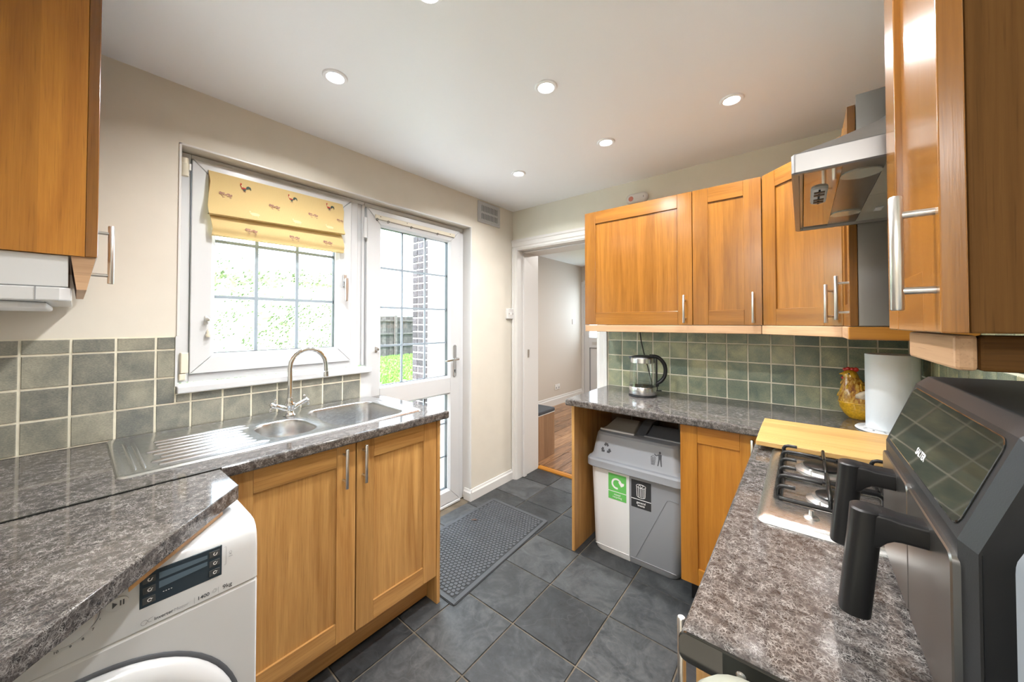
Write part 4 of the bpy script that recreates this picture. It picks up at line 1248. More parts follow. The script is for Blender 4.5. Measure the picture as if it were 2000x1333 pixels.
# ------------------------------------------------------------------ gas hob
hb = thing('gas_hob', 'stainless steel gas hob with black pan supports on the right worktop', 'hob', (2.1, -1.155, 0.900))
bx0, bx1, by0, by1 = 1.866, 2.325, -1.447, -0.862
def hl_(i, z, r=0.022):
    return [(x, y, z) for x, y in rrect(bx0 + i, by0 + i, bx1 - i, by1 - i, r, 5)]
def rec(x0, y0, x1, y1):
    return [[(x, y, z) for x, y in rrect(x0 + i, y0 + i, x1 - i, y1 - i, 0.014, 5)] for z, i in ((0.9125, 0), (0.9115, 0.003), (0.9065, 0.006), (0.906, 0.010))]
hob_steel = m_brushed('hob_steel', (0.72, 0.71, 0.69), 0.27, 'x')
fill_sheet('pan', [hl_(0, 0.9005), hl_(0.003, 0.9045), hl_(0.010, 0.9095), hl_(0.017, 0.9120), hl_(0.022, 0.9125)], [rec(1.890, -1.335, 2.300, -0.884)], hob_steel, hb, 0.9125)
for x, y, r in ((1.992, -1.035, 0.046), (2.005, -1.255, 0.036), (2.195, -1.035, 0.036), (2.205, -1.255, 0.050)):
    bn = MB().lathe([(0, 0.0), (r + 0.014, 0.0), (r + 0.016, 0.003), (r + 0.004, 0.008), (r + 0.004, 0.013), (r - 0.003, 0.014), (0, 0.014)], (x, y, 0.906), 32).build('burner', M['satin'], hb, smooth=35)
    MB().lathe([(0, 0.014), (r - 0.003, 0.0142), (r - 0.002, 0.018), (r - 0.008, 0.021), (0, 0.021)], (x, y, 0.906), 32).build('burner_cap', M['iron'], bn, smooth=35)
    MB().tube([(x - 0.028, y - 0.050, 0.906), (x - 0.028, y - 0.050, 0.922)], 0.003, 8).build('spark_pin', M['wprint'], bn)
def support(x0, x1, y0, y1, cy):
    b = MB()
    z0, zt, r = 0.9155, 0.941, 0.0052
    loop = [(x0 + 0.004, y0), (x1, y0), (x1, y1), (x0 + 0.004, y1)]
    for k in range(4):
        a, c = loop[k], loop[(k + 1) % 4]
        b.tube([(*a, z0), (*c, z0)], r, 8)
    def finger(y, L, s=1, xb=x0):
        b.tube([(xb, y, z0), (xb, y, zt - 0.010), (xb + s * 0.004, y, zt - 0.003), (xb + s * 0.012, y, zt), (xb + s * L, y, zt)], [r, r, r, r, r * 0.95], 8)
    finger(cy + 0.022, 0.085)
    finger(cy - 0.055, 0.034)
    finger(cy + 0.09, 0.034)
    finger(cy + 0.022, 0.070, -1, x1)
    finger(cy - 0.055, 0.034, -1, x1)
    for y, s in ((y1, -1), (y0, 1)):
        xm = (x0 + x1) / 2
        b.tube([(xm, y, z0), (xm, y, zt - 0.006), (xm, y + s * 0.006, zt), (xm, y + s * 0.10, zt)], [r * 0.8] * 4, 8)
    return b.build('pan_support', M['iron'], hb, smooth=50)
support(1.900, 2.092, -1.140, -0.934, -1.035)
support(1.900, 2.092, -1.325, -1.148, -1.255)
support(2.102, 2.292, -1.140, -0.934, -1.035)
support(2.102, 2.292, -1.325, -1.148, -1.255)
MB().lathe([(0, 0), (0.014, 0), (0.012, 0.003), (0.005, 0.005), (0.004, 0.016), (0, 0.016)], (1.962, -1.385, 0.9125), 18).build('control_spindle', M['satin'], hb, smooth=40)

# chopping board
b = MB()
Zc = 0.9178
cb = thing('chopping_board', 'pale bamboo chopping board lying across the far edge of the gas hob', 'chopping board', (2.0, -0.735, Zc))
for k in range(5):
    y0 = -0.918 + k * 0.0736
    MB().box(1.822, y0, Zc, 2.196, y0 + 0.0732, Zc + 0.017).build('bamboo_strip', wood('bamboo', 'x'), cb, bevel=0.003 if k in (0, 4) else 0.0006)

# ------------------------------------------------------------------ kettle
kx, ky, kz = 1.200, -0.235, 0.900
kt = thing('kettle', 'glass kettle with steel base and black handle on the back worktop', 'kettle', (kx, ky, kz))
c = (kx, ky, kz)
MB().lathe([(0, 0), (0.080, 0), (0.082, 0.004), (0.080, 0.010), (0, 0.010)], c, 36).build('power_base', M['black'], kt, smooth=40)
MB().lathe([(0, 0.012), (0.0775, 0.012), (0.079, 0.015), (0.079, 0.055), (0.077, 0.058), (0, 0.058)], c, 40).build('base_band', M['steel'], kt, smooth=40)
MB().lathe([(0.0765, 0.058), (0.0760, 0.12), (0.0715, 0.17), (0.0660, 0.20), (0.0645, 0.20), (0.0700, 0.17), (0.0745, 0.12), (0.0750, 0.058)], c, 40).build('jug', M['kglass'], kt, smooth=60)
MB().lathe([(0, 0.0585), (0.0742, 0.0585), (0.0742, 0.078), (0, 0.078)], c, 40).build('water', M['water'], kt, smooth=40)
MB().lathe([(0.0655, 0.1985), (0.070, 0.200), (0.0685, 0.226), (0.064, 0.230), (0.060, 0.228), (0.060, 0.200)], c, 40).build('top_band', M['steel'], kt, smooth=40)
MB().lathe([(0, 0.226), (0.064, 0.2305), (0.062, 0.236), (0.045, 0.241), (0, 0.243)], c, 36).build('lid', M['black'], kt, smooth=40)
dv = Vector((0.90, 0.43, 0)).normalized()
C_ = Vector(c)
hp = [(0.040, 0.238), (0.075, 0.236), (0.100, 0.222), (0.122, 0.192), (0.129, 0.155), (0.122, 0.118), (0.104, 0.092), (0.083, 0.076), (0.080, 0.060)]
b = MB()
hq = []
for i in range(len(hp) - 1):
    p0, p1, p2, p3 = (hp[max(i - 1, 0)], hp[i], hp[i + 1], hp[min(i + 2, len(hp) - 1)])
    for k in range(4):
        f = k / 4
        hq.append(tuple(0.5 * (2 * p1[q] + (p2[q] - p0[q]) * f + (2 * p0[q] - 5 * p1[q] + 4 * p2[q] - p3[q]) * f * f + (3 * p1[q] - p0[q] - 3 * p2[q] + p3[q]) * f ** 3) for q in (0, 1)))
hq.append(hp[-1])
pts = [C_ + dv * a + Vector((0, 0, z)) for a, z in hq]
sv = Vector((-dv.y, dv.x, 0))
loops = []
for i, p in enumerate(pts):
    t_ = (pts[min(i + 1, len(pts) - 1)] - pts[max(i - 1, 0)]).normalized()
    nn = t_.cross(sv)
    loops.append([p + sv * 0.0145 * math.cos(2 * PI * k / 12) + nn * 0.0112 * math.sin(2 * PI * k / 12) for k in range(12)])
b.loft(loops).build('handle', M['black'], kt, smooth=60)
P = PL(C_ + dv * 0.071, sv, (0, 0, 1), dv)
MB().ob(P, -0.011, 0.011, 0.03, 0.225, 0.003, 0.012).build('handle_spine', M['black'], kt, bevel=0.003)
MB().ob(P, -0.009, 0.009, 0.030, 0.036, 0.012, 0.035).build('switch_lever', M['black'], kt, bevel=0.002)
sp_ = Vector((-0.86, -0.1, 0)).normalized()
sq = Vector((-sp_.y, sp_.x, 0))
b = MB().loft([[C_ + sp_ * (0.060 + e) + sq * w_ * s_ + Vector((0, 0, z)) for s_, z in ((-1, z0), (1, z0), (0.6, z1), (-0.6, z1))] for e, w_, z0, z1 in ((0, 0.020, 0.205, 0.236), (0.017, 0.009, 0.222, 0.234), (0.022, 0.005, 0.229, 0.233))])
b.build('spout', M['black'], kt, smooth=40)
b = MB()
cp = [(kx - 0.088, -0.024, 1.296), (kx - 0.087, -0.028, 1.27), (kx - 0.078, -0.030, 1.21), (kx - 0.060, -0.030, 1.13), (kx - 0.035, -0.030, 1.04), (kx - 0.012, -0.035, 0.96), (kx + 0.0, -0.060, 0.912), (kx + 0.0, -0.10, 0.9055), (kx, ky + 0.079, 0.9055)]
b.tube(cp, 0.0038, 8).build('cord', M['black'], kt, smooth=60)
MB().box(kx - 0.112, -0.046, 1.2860, kx - 0.064, -0.0125, 1.322).build('plug', M['black'], kt, bevel=0.004)

# ------------------------------------------------------------------ hen dish and kitchen roll
hx, hy, hz = 2.160, -0.130, 0.900
hn = thing('hen_dish', 'glazed yellow and brown hen shaped dish beside the kitchen roll', 'dish', (hx, hy, hz))
def el(dx, rx, ry, z, n=28):
    return [(hx + dx + rx * math.cos(2 * PI * k / n), hy + ry * math.sin(2 * PI * k / n), hz + z) for k in range(n)]
MB().loft([el(0, 0.045, 0.036, 0.0), el(0, 0.050, 0.040, 0.004), el(0, 0.066, 0.050, 0.022), el(0, 0.079, 0.059, 0.050), el(0, 0.083, 0.062, 0.070), el(0, 0.085, 0.063, 0.073), el(0, 0.083, 0.061, 0.077)]).build('bowl', M['henyellow'], hn, smooth=60)
MB().loft([el(0, 0.082, 0.060, 0.0775), el(0.001, 0.083, 0.060, 0.086), el(0.0, 0.080, 0.058, 0.108), el(-0.010, 0.066, 0.050, 0.130), el(-0.024, 0.048, 0.041, 0.150), el(-0.032, 0.036, 0.033, 0.170), el(-0.037, 0.029, 0.027, 0.188)]).build('body', M['henbrown'], hn, smooth=60)
MB().loft([el(-0.037, 0.029, 0.027, 0.188), el(-0.039, 0.027, 0.025, 0.200), el(-0.040, 0.022, 0.021, 0.212), el(-0.040, 0.010, 0.010, 0.219)]).build('head', M['henyellow'], hn, smooth=60)
b = MB()
for k in range(34):
    a = random.uniform(0, 2 * PI)
    z = random.uniform(0.10, 0.172)
    f = (z - 0.10) / 0.072
    rx, ry, dx = 0.0835 - 0.049 * f, 0.0610 - 0.029 * f, -0.034 * f
    p = Vector((hx + dx + rx * math.cos(a), hy + ry * math.sin(a), hz + z))
    nn = Vector((math.cos(a), math.sin(a) * 1.2, 0.4)).normalized()
    uu = Vector((-math.sin(a), math.cos(a), 0))
    vv = nn.cross(uu)
    b.loft([[p - vv * 0.010 + nn * 0.001], [p]] if False else [[p + uu * 0.0052 * math.cos(t_) * s_ + vv * (0.013 * math.sin(t_) * s_) + nn * d_ for t_ in [2 * PI * q / 8 for q in range(8)]] for s_, d_ in ((1, -0.004), (0.9, 0.002), (0.4, 0.0035))])
b.build('feathers', M['henyellow'], hn, smooth=60)['kind'] = 'stuff'
b = MB()
for s_ in (-1, 1):
    loops = []
    for t_ in range(7):
        f = t_ / 6
        x = hx - 0.028 + 0.088 * f
        h = 0.026 * math.sin(PI * min(1, f * 0.9 + 0.1)) + 0.003
        zc = hz + 0.108 + 0.008 * math.sin(f * 5)
        rx_ = math.sqrt(max(0.0, 1 - ((x - hx) / 0.084) ** 2))
        yc_ = hy + s_ * (0.0585 * rx_ + 0.001)
        loops.append([(x, yc_ + s_ * 0.006 * math.sin(2 * PI * q / 10), zc + h * 0.7 * math.cos(2 * PI * q / 10)) for q in range(10)])
    b.loft(loops)
b.build('wing', M['henwhite'], hn, smooth=60)
b = MB()
for dx, r in ((-0.058, 0.008), (-0.046, 0.011), (-0.032, 0.010), (-0.020, 0.011)):
    b.lathe([(0, -r), (r * 0.7, -r * 0.7), (r, 0), (r * 0.7, r * 0.7), (0, r)], (hx + dx, hy, hz + 0.219 + r * 0.35), 12, sy=0.5)
b.lathe([(0, -0.011), (0.006, -0.006), (0.007, 0), (0, 0.009)], (hx - 0.064, hy - 0.004, hz + 0.184), 10)
b.build('comb', M['henred'], hn, smooth=60)
MB().lathe([(0, 0), (0.008, 0.001), (0.0015, 0.018), (0, 0.018)], (hx - 0.060, hy, hz + 0.203), 10, axis=(-1, 0, -0.25)).build('beak', M['henyellow'], hn, smooth=40)
MB().lathe([(0, 0), (0.004, 0), (0.003, 0.002), (0, 0.0025)], (hx - 0.046, hy - 0.0232, hz + 0.204), 10, axis=(0, -1, 0)).build('eye', M['black'], hn, smooth=40)

rx, ry, rz = 2.226, -0.318, 0.900
kr = thing('kitchen_roll', 'tall white kitchen roll on a stand in the back right corner', 'kitchen roll', (rx, ry, rz))
MB().lathe([(0, 0), (0.105, 0), (0.108, 0.003), (0.104, 0.007), (0.09, 0.008), (0, 0.008)], (rx, ry, rz), 40).build('stand_base', M['wprint'], kr, smooth=40)
b = MB()
P = PL((rx, ry, rz + 0.0084), (1, 0, 0), (0, 1, 0))
for k in range(16):
    a = 2 * PI * k / 16
    stroke(b, P, [(0.08 * math.cos(a), 0.08 * math.sin(a)), (0.098 * math.cos(a + 0.12), 0.098 * math.sin(a + 0.12))], 0.006)
b.build('stand_pattern', M['ink2'], kr)
MB().tube([(rx, ry, rz + 0.008), (rx, ry, rz + 0.30)], 0.006, 12).build('stand_post', M['satin'], kr, smooth=60)
MB().lathe([(0.020, 0.010), (0.0745, 0.010), (0.0750, 0.012), (0.0750, 0.309), (0.0745, 0.311), (0.020, 0.311)], (rx, ry, rz), 48).build('paper_roll', M['paper'], kr, smooth=50)
b = MB()
loops = []
for k in range(9):
    a = math.radians(-52 + 10 * k)
    rr = 0.0756 + 0.017 * (k / 8) ** 2
    loops.append([(rx + r2 * math.cos(a), ry + r2 * math.sin(a), z) for r2, z in ((rr, rz + 0.014), (rr, rz + 0.304), (rr + 0.0008, rz + 0.304), (rr + 0.0008, rz + 0.014))])
b.loft(loops).build('loose_sheet', M['paper'], kr, smooth=50)

# ------------------------------------------------------------------ air fryer
af = thing('air_fryer', 'large black double drawer air fryer standing on the right worktop', 'air fryer', (2.2, -1.64, 0.900))
prof = [(2.078, 0.908), (2.070, 0.918), (2.070, 1.120), (2.109, 1.229), (2.124, 1.243), (2.320, 1.247), (2.332, 1.235), (2.332, 0.908)]
pc = (2.20, 1.07)
loops = []
for y, s in ((-1.858, 0.93), (-1.840, 1.0), (-1.446, 1.0), (-1.432, 0.95)):
    loops.append([(pc[0] + (x - pc[0]) * s, y, pc[1] + (z - pc[1]) * s) for x, z in prof])
MB().loft(loops, cap0=False).build('housing', plain('satin_black', (0.020, 0.021, 0.023), 0.42, bump=0.1, bs=700, spec=0.3), af, bevel=0.0015)
l0 = loops[0]
ins = [(pc[0] + (x - pc[0]) * 0.90, -1.852, pc[1] + (z - pc[1]) * 0.90) for x, z in prof]
ins0 = [(pc[0] + (x - pc[0]) * 0.915, -1.858, pc[1] + (z - pc[1]) * 0.915) for x, z in prof]
MB().loft([l0, ins0, ins], cap0=False).build('side_panel', M['blackm'], af)
for x in (2.10, 2.30):
    for y in (-1.80, -1.49):
        MB().lathe([(0, 0), (0.012, 0), (0.014, 0.009), (0, 0.009)], (x, y, 0.9), 12).build('foot', M['black'], af)
vv = Vector((0.039, 0, 0.109)).normalized()
PA = PL((2.070, -1.446, 1.120), (0, -1, 0), vv)
b = MB().loft([[PA(a, c_, d_) for a, c_ in rrect(0.012 + i, 0.008 + i, 0.384 - i, 0.110 - i, 0.014, 5)] for d_, i in ((-0.002, 0), (0.0012, 0), (0.0016, 0.001))])
cp_ = b.build('control_panel', M['gloss'], af)
b = MB()
text(b, PA, 'SALTER', 0.176, 0.028, 0.0135, 0.0019, 0, bold=0.0004)
b.build('lettering', M['wprint'], af)
fr = plain('dark_steel', (0.24, 0.23, 0.22), 0.32, 1.0)
PX = PL((2.070, 0, 0), (0, -1, 0), (0, 0, 1))
for y1, yc_ in ((-1.452, -1.558), (-1.650, -1.750)):
    dw = MB().loft([[PX(a, z, d_) for a, z in rrect(-y1 + i, 0.922 + i, -y1 + 0.193 - i, 1.104 - i, 0.010, 4)] for d_, i in ((-0.004, 0), (0.004, 0), (0.0055, 0.0015))]).build('drawer', fr, af, smooth=35)
    # handle: straight arm and tapering down-turned grip
    b = MB()
    gl = []
    for z, sh, i_ in ((0.9575, -0.0060, 0.004), (0.9605, -0.0058, 0.0), (1.02, 0.0, 0.0), (1.070, 0.005, 0.0), (1.0965, 0.007, 0.0), (1.0985, 0.007, 0.002)):
        gl.append([(x + sh, y, z) for x, y in rrect(1.9905 + i_, yc_ - 0.0185 + i_, 2.0215 - i_, yc_ + 0.0185 - i_, 0.0125 - i_ * 0.5, 6)])
    b.loft(gl)
    al_ = []
    for x, z0_, z1_, hw in ((2.010, 1.048, 1.0983, 0.0175), (2.024, 1.056, 1.0983, 0.0175), (2.030, 1.063, 1.0980, 0.0172), (2.036, 1.067, 1.0970, 0.017), (2.042, 1.068, 1.0955, 0.017), (2.0655, 1.068, 1.0950, 0.017)):
        al_.append([(x, y, z) for y, z in rrect(yc_ - hw, z0_, yc_ + hw, z1_, 0.005, 4)])
    b.loft(al_)
    b.build('handle', M['black'], dw, smooth=40)

# ------------------------------------------------------------------ objects at the right and bottom edges
t = thing('small_fridge', 'pale grey rounded small fridge at the right edge beyond the worktop', 'fridge', (2.2, -2.10, 0))
b = MB().loft([[(x, y, z) for x, y in rrect(2.092 + i, -2.32 + i, 2.336, -1.927 - i, 0.012, 4)] for z, i in ((0.03, 0.004), (0.034, 0), (1.150, 0), (1.163, 0.005), (1.168, 0.014))])
b.build('cabinet_body', M['fridge'], t, smooth=40)
for x, y in ((2.11, -2.29), (2.11, -1.96), (2.30, -2.29), (2.30, -1.96)):
    MB().lathe([(0, 0), (0.015, 0), (0.015, 0.032), (0, 0.032)], (x, y, 0), 10).build('foot', M['black'], t)
MB().loft([[(x, y, z) for y, z in rrect(-2.318 + i, 0.05 + i, -1.930 - i, 1.166 - i, 0.02, 5)] for x, i in ((2.0915, 0), (2.084, 0.0), (2.079, 0.006))]).build('door', M['fridge'], t, smooth=40)
t = thing('slim_bin', 'cream slim bin with rounded lid at the near end of the right worktop', 'bin', (1.95, -2.02, 0))
def sb(i, z):
    return [(x, y, z) for x, y in rrect(1.848 + i, -2.13 + i, 2.060 - i, -1.913 - i, max(0.05 - i * 0.4, 0.01), 6)]
MB().loft([sb(0.006, 0.0), sb(0.004, 0.01), sb(0.0, 0.5), sb(0.0, 0.862)]).build('body', M['creamplastic'], t, smooth=40)
MB().loft([sb(-0.003, 0.863), sb(-0.003, 0.898), sb(0.0, 0.921), sb(0.010, 0.936), sb(0.028, 0.946), sb(0.06, 0.951)]).build('lid', M['creamplastic'], t, smooth=50)

# ------------------------------------------------------------------ recycling bin
rb = thing('recycling_bin', 'grey and white twin recycling bin standing under the back worktop', 'bin', (1.21, -0.25, 0))
bx0, bx1, bxm, byf, byb = 0.966, 1.452, 1.1905, -0.430, -0.060
def half(x0, x1, left, name, mat):
    b = MB()
    loops = []
    for z, i in ((0.0, 0.014), (0.006, 0.008), (0.03, 0.002), (0.035, 0.0), (0.30, -0.010), (0.505, -0.020)):
        r = 0.045
        pts = []
        q = rrect(x0 - (0 if not left else -i) * 1.0, byf + max(i, 0) * 0.5, x1 + (0 if left else -i) * 1.0, byb - max(i, 0), r, 5)
        xa, xb = (x0 + i, x1) if left else (x0, x1 - i)
        for x, y in rrect(xa, byf + max(i, 0) * 0.6, xb, byb, r, 5):
            pts.append((x, y, z))
        # square off the middle joint
        out = []
        for x, y, z_ in pts:
            if left and x > xb - r:
                out.append((xb, (byf + max(i, 0) * 0.6) if y < (byf + byb) / 2 else byb, z_))
            elif not left and x < xa + r:
                out.append((xa, (byf + max(i, 0) * 0.6) if y < (byf + byb) / 2 else byb, z_))
            else:
                out.append((x, y, z_))
        loops.append(out)
    return b.loft(loops).build(name, mat, rb, smooth=35)
half(bx0, bxm - 0.001, True, 'body', M['binwhite'])['label'] = 'white half of the bin body'
half(bxm + 0.001, bx1, False, 'body', M['bingrey'])['label'] = 'grey half of the bin body'
def lid_(i, z, j=0.0):
    return [(x, y, z) for x, y in rrect(0.932 + i, byf - 0.028 + i + j, 1.484 - i, byb + 0.012 - i, 0.045, 6)]
MB().loft([lid_(0.008, 0.488), lid_(0.0, 0.494), lid_(0.0, 0.530), lid_(0.006, 0.540), lid_(0.016, 0.546), lid_(0.024, 0.560), lid_(0.040, 0.672, 0.012), lid_(0.048, 0.684, 0.014), lid_(0.064, 0.688, 0.014)]).build('lid', M['binlid'], rb, smooth=22)
# raised sloping flaps
b = MB().loft([[(0.992, -0.355, 0.689), (1.188, -0.355, 0.689), (1.188, -0.085, 0.689), (0.992, -0.085, 0.689)], [(1.005, -0.348, 0.694), (1.180, -0.348, 0.694), (1.168, -0.200, 0.733), (1.022, -0.200, 0.733)], [(1.022, -0.198, 0.733), (1.168, -0.198, 0.733), (1.168, -0.190, 0.733), (1.022, -0.190, 0.733)]][:2])
b.build('flap', M['binbeige'], rb, bevel=0.003)
MB().box(0.988, -0.372, 0.689, 1.196, -0.357, 0.699).build('flap_edge', M['binwhite'], rb, bevel=0.003)
b = MB().prism([(1.19, -0.34, 0.689), (1.19, -0.20, 0.738), (1.19, -0.09, 0.738), (1.19, -0.075, 0.689)], (0.055, 0, 0))
b.build('divider', M['bindark'], rb, bevel=0.005, seg=3)
b = MB().prism([(1.252, -0.335, 0.690), (1.252, -0.215, 0.726), (1.252, -0.205, 0.726), (1.252, -0.09, 0.690)], (0.185, 0, 0))
b.build('flap', M['bindark'], rb, bevel=0.004)
b = MB().box(1.246, -0.352, 0.689, 1.444, -0.340, 0.697)
b.build('flap_edge', M['binlid'], rb, bevel=0.003)
# shoulder groove on the grey half, its shade given as a dark line
b = MB()
P = PL((0, byf - 0.0002, 0), (1, 0, 0), (0, 0, 1))
path = [(1.452, 0.405), (1.405, 0.407), (1.392, 0.402), (1.383, 0.385), (1.225, 0.045), (1.212, 0.040)]
b.tube([P(a, z, -0.0005) for a, z in path], 0.0016, 8)
b.build('moulding', M['bindark'], rb, smooth=60)
MB().tube([P(0.985, 0.036, 0.0005), P(1.188, 0.036, 0.0005)], 0.0020, 6).build('moulding', M['binwhite'], rb, smooth=60)
MB().tube([P(1.193, 0.036, 0.0005), P(1.435, 0.036, 0.0005)], 0.0020, 6).build('moulding', M['bingrey'], rb, smooth=60)
# labels
PG = PL((1.066, byf - 0.0006, 0.322), (1, 0, 0), (0, 0, 1))
lb = MB().ob(PG, 0, 0.106, 0, 0.146, -0.0004, 0.0004).build('label', M['green'], rb)
b = MB()
b.ob(PG, 0, 0.106, 0.044, 0.0475, 0.0005, 0.0008)
ring2d(b, PG, 0.050, 0.093, 0.021, 0.031, 20, 285, 0.0008, 40)
b.poly([PG(x, z, 0.0009) for x, z in ((0.060, 0.104), (0.066, 0.110), (0.073, 0.104), (0.094, 0.103), (0.092, 0.090), (0.076, 0.080), (0.070, 0.090))])
text(b, PG, 'mixed', 0.053, 0.0255, 0.0155, 0.0008, 0, 'CENTER', 0.0001)
text(b, PG, 'recycling', 0.053, 0.0115, 0.0155, 0.0008, 0, 'CENTER', 0.0001)
b.build('print', M['wprint'], lb)
PK = PL((1.201, byf - 0.0006, 0.318), (1, 0, 0), (0, 0, 1))
lb = MB().ob(PK, 0, 0.108, 0, 0.150, -0.0004, 0.0004).build('label', M['dkprint'], rb)
b = MB()
b.ob(PK, 0, 0.108, 0.045, 0.0485, 0.0005, 0.0008)
e_ = ell(0.054, 0.121, 0.026, 0.010, 24)
stroke(b, PK, e_ + e_[:1], 0.0025, 0.0008)
e_ = [p for p in ell(0.054, 0.066, 0.022, 0.008, 24) if p[1] <= 0.0662]
stroke(b, PK, sorted(e_), 0.0030, 0.0008)
for a in (-0.024, -0.014, -0.004, 0.006, 0.016, 0.024):
    stroke(b, PK, [(0.054 + a, 0.115), (0.054 + a * 0.9, 0.063)], 0.0030, 0.0008)
stroke(b, PK, [(0.037, 0.112), (0.047, 0.131), (0.055, 0.112), (0.068, 0.127), (0.047, 0.131)], 0.0022, 0.0009)
text(b, PK, 'general', 0.054, 0.0255, 0.0170, 0.0008, 0, 'CENTER', 0.0002)
text(b, PK, 'waste', 0.054, 0.0105, 0.0170, 0.0008, 0, 'CENTER', 0.0002)
b.build('print', M['wprint'], lb)
# symbols on the sloping front of the lid
fy0, fz0, fy1, fz1 = byf - 0.028 + 0.024, 0.560, byf - 0.028 + 0.040 + 0.012, 0.672
v_ = Vector((0, fy1 - fy0, fz1 - fz0)).normalized()
PS = PL((0, fy0, fz0), (1, 0, 0), v_)
b = MB()
tri = [(1.050 + 0.032 * math.cos(2 * PI * k / 3 + PI / 2), 0.042 + 0.032 * math.sin(2 * PI * k / 3 + PI / 2)) for k in range(3)]
for k in range(3):
    (xa, ya), (xb, yb) = tri[k], tri[(k + 1) % 3]
    for t0, t1 in ((0.02, 0.36), (0.62, 0.92)):
        stroke(b, PS, [(xa + (xb - xa) * t0, ya + (yb - ya) * t0), (xa + (xb - xa) * t1, ya + (yb - ya) * t1)], 0.0125, 0.0008)
b.build('symbol', M['ink'], rb)
b = MB()
ox, oz = 1.352, 0.012
q = lambda x, z: PS(ox + x, oz + z, 0.0008)
b.poly([q(x, z) for x, z in ell(0.0, 0.070, 0.006, 0.007, 12)])
b.poly([q(-0.008, 0.062), q(0.010, 0.062), q(0.010, 0.036), q(-0.006, 0.036)])
b.poly([q(-0.006, 0.037), q(0.001, 0.037), q(-0.004, 0.002), q(-0.009, 0.002)])
b.poly([q(0.002, 0.037), q(0.010, 0.037), q(0.014, 0.002), q(0.009, 0.002)])
stroke(b, PS, [(ox - 0.007, oz + 0.058), (ox - 0.020, oz + 0.052), (ox - 0.028, oz + 0.060)], 0.0055, 0.0008)
for k in range(5):
    stroke(b, PS, [(ox - 0.045 + k * 0.0062, oz + 0.042), (ox - 0.041 + k * 0.0042, oz + 0.004)], 0.0016, 0.0008)
for z in (0.042, 0.034, 0.026, 0.018, 0.010, 0.004):
    stroke(b, PS, [(ox - 0.046 + (0.042 - z) * 0.10, oz + z), (ox - 0.019 - (0.042 - z) * 0.12, oz + z)], 0.0015, 0.0008)
stroke(b, PS, [(ox - 0.046, oz + 0.042), (ox - 0.034, oz + 0.052), (ox - 0.022, oz + 0.044)], 0.0018, 0.0008)
b.build('symbol', M['ink'], rb)

# ------------------------------------------------------------------ roman blind and window fittings
bl = thing('roman_blind', 'yellow checked roman blind with rooster and cow motifs hanging in the window', 'blind', (-0.05, -1.755, 1.72))
BY0, BY1 = -2.044, -1.457
up = [(-0.066, 2.010), (-0.058, 2.008), (-0.052, 1.96), (-0.044, 1.90), (-0.030, 1.845), (-0.021, 1.822), (-0.020, 1.812), (-0.030, 1.808), (-0.048, 1.815)]
lo = [(-0.056, 1.835), (-0.048, 1.815), (-0.040, 1.79), (-0.036, 1.765), (-0.034, 1.748), (-0.040, 1.742), (-0.038, 1.724), (-0.050, 1.721)]
def ribbon(prof, y0, y1, wav, n=24, tilt=0.0):
    loops = []
    m = len(prof)
    for k in range(n + 1):
        f = k / n
        y = y0 + (y1 - y0) * f
        o_ = [(x + wav * math.sin(f * 9 + z * 30) * (0.3 + (2.01 - z) * 4), y + 0.006 * math.sin((2.01 - z) * 30) * (1 if k in (0, n) else 0), z + tilt * f * (2.01 - z) / 0.2) for x, z in prof]
        loops.append(o_ + [(p[0] - 0.0016, p[1], p[2]) for p in reversed(o_)])
    return MB().loft(loops)
ribbon(up, BY0, BY1, 0.0012, tilt=0.022).build('upper_fold', M['gingham'], bl, smooth=60)
ribbon(lo, BY0 + 0.006, BY1 - 0.004, 0.0008, tilt=0.006).build('lower_fold', M['gingham'], bl, smooth=60)
MB().box(-0.068, BY0 + 0.002, 2.000, -0.0665, BY1 - 0.002, 2.012).box(-0.0685, BY0 + 0.002, 1.985, -0.0600, BY1 - 0.002, 2.0075).build('headrail', M['ivory'], bl)
def curve_pt(prof, y, z, tilt):
    f = (y - BY0) / (BY1 - BY0)
    for (x0, z0), (x1, z1) in zip(prof[:-1], prof[1:]):
        za, zb2 = z0 + tilt * f * (2.01 - z0) / 0.2, z1 + tilt * f * (2.01 - z1) / 0.2
        if zb2 <= z <= za:
            return x0 + (x1 - x0) * (za - z) / max(1e-6, za - zb2)
    return prof[-1][0]
def motif_map(prof, y0, z0, s_, tilt):
    f0 = (y0 - BY0) / (BY1 - BY0)
    return lambda a, c_, d=0.0: Vector((curve_pt(prof, y0 + a * s_, z0 + c_ * s_, tilt) + 0.0032 + d, y0 + a * s_, z0 + c_ * s_))
rooster = [(0, [(-1.0, 0.9), (-0.75, 1.0), (-0.5, 0.2), (0.3, 0.1), (0.35, -0.3), (-0.1, -0.55), (-0.65, -0.2)], 'red'),
           (1, [(-0.45, -0.25), (0.35, -0.2), (0.15, -0.75), (-0.2, -0.75)], 'g'),
           (1, [(0.3, 0.0), (0.45, 0.6), (0.9, 0.85), (1.4, 0.6), (1.55, 0.05), (1.45, -0.35), (1.3, 0.1), (1.0, 0.3), (0.75, -0.1), (0.4, -0.2)], 'g'),
           (0, [(-0.95, 0.95), (-0.95, 1.3), (-0.6, 1.25), (-0.65, 0.95)], 'red'),
           (2, [(-0.85, 0.75), (-0.62, 0.85), (-0.45, 0.2), (-0.62, 0.1)], 'w'),
           (3, [(-0.25, -0.75), (-0.15, -0.75), (-0.15, -1.15), (-0.35, -1.2)], 'b'), (3, [(0.08, -0.75), (0.18, -0.75), (0.22, -1.15), (0.0, -1.2)], 'b')]
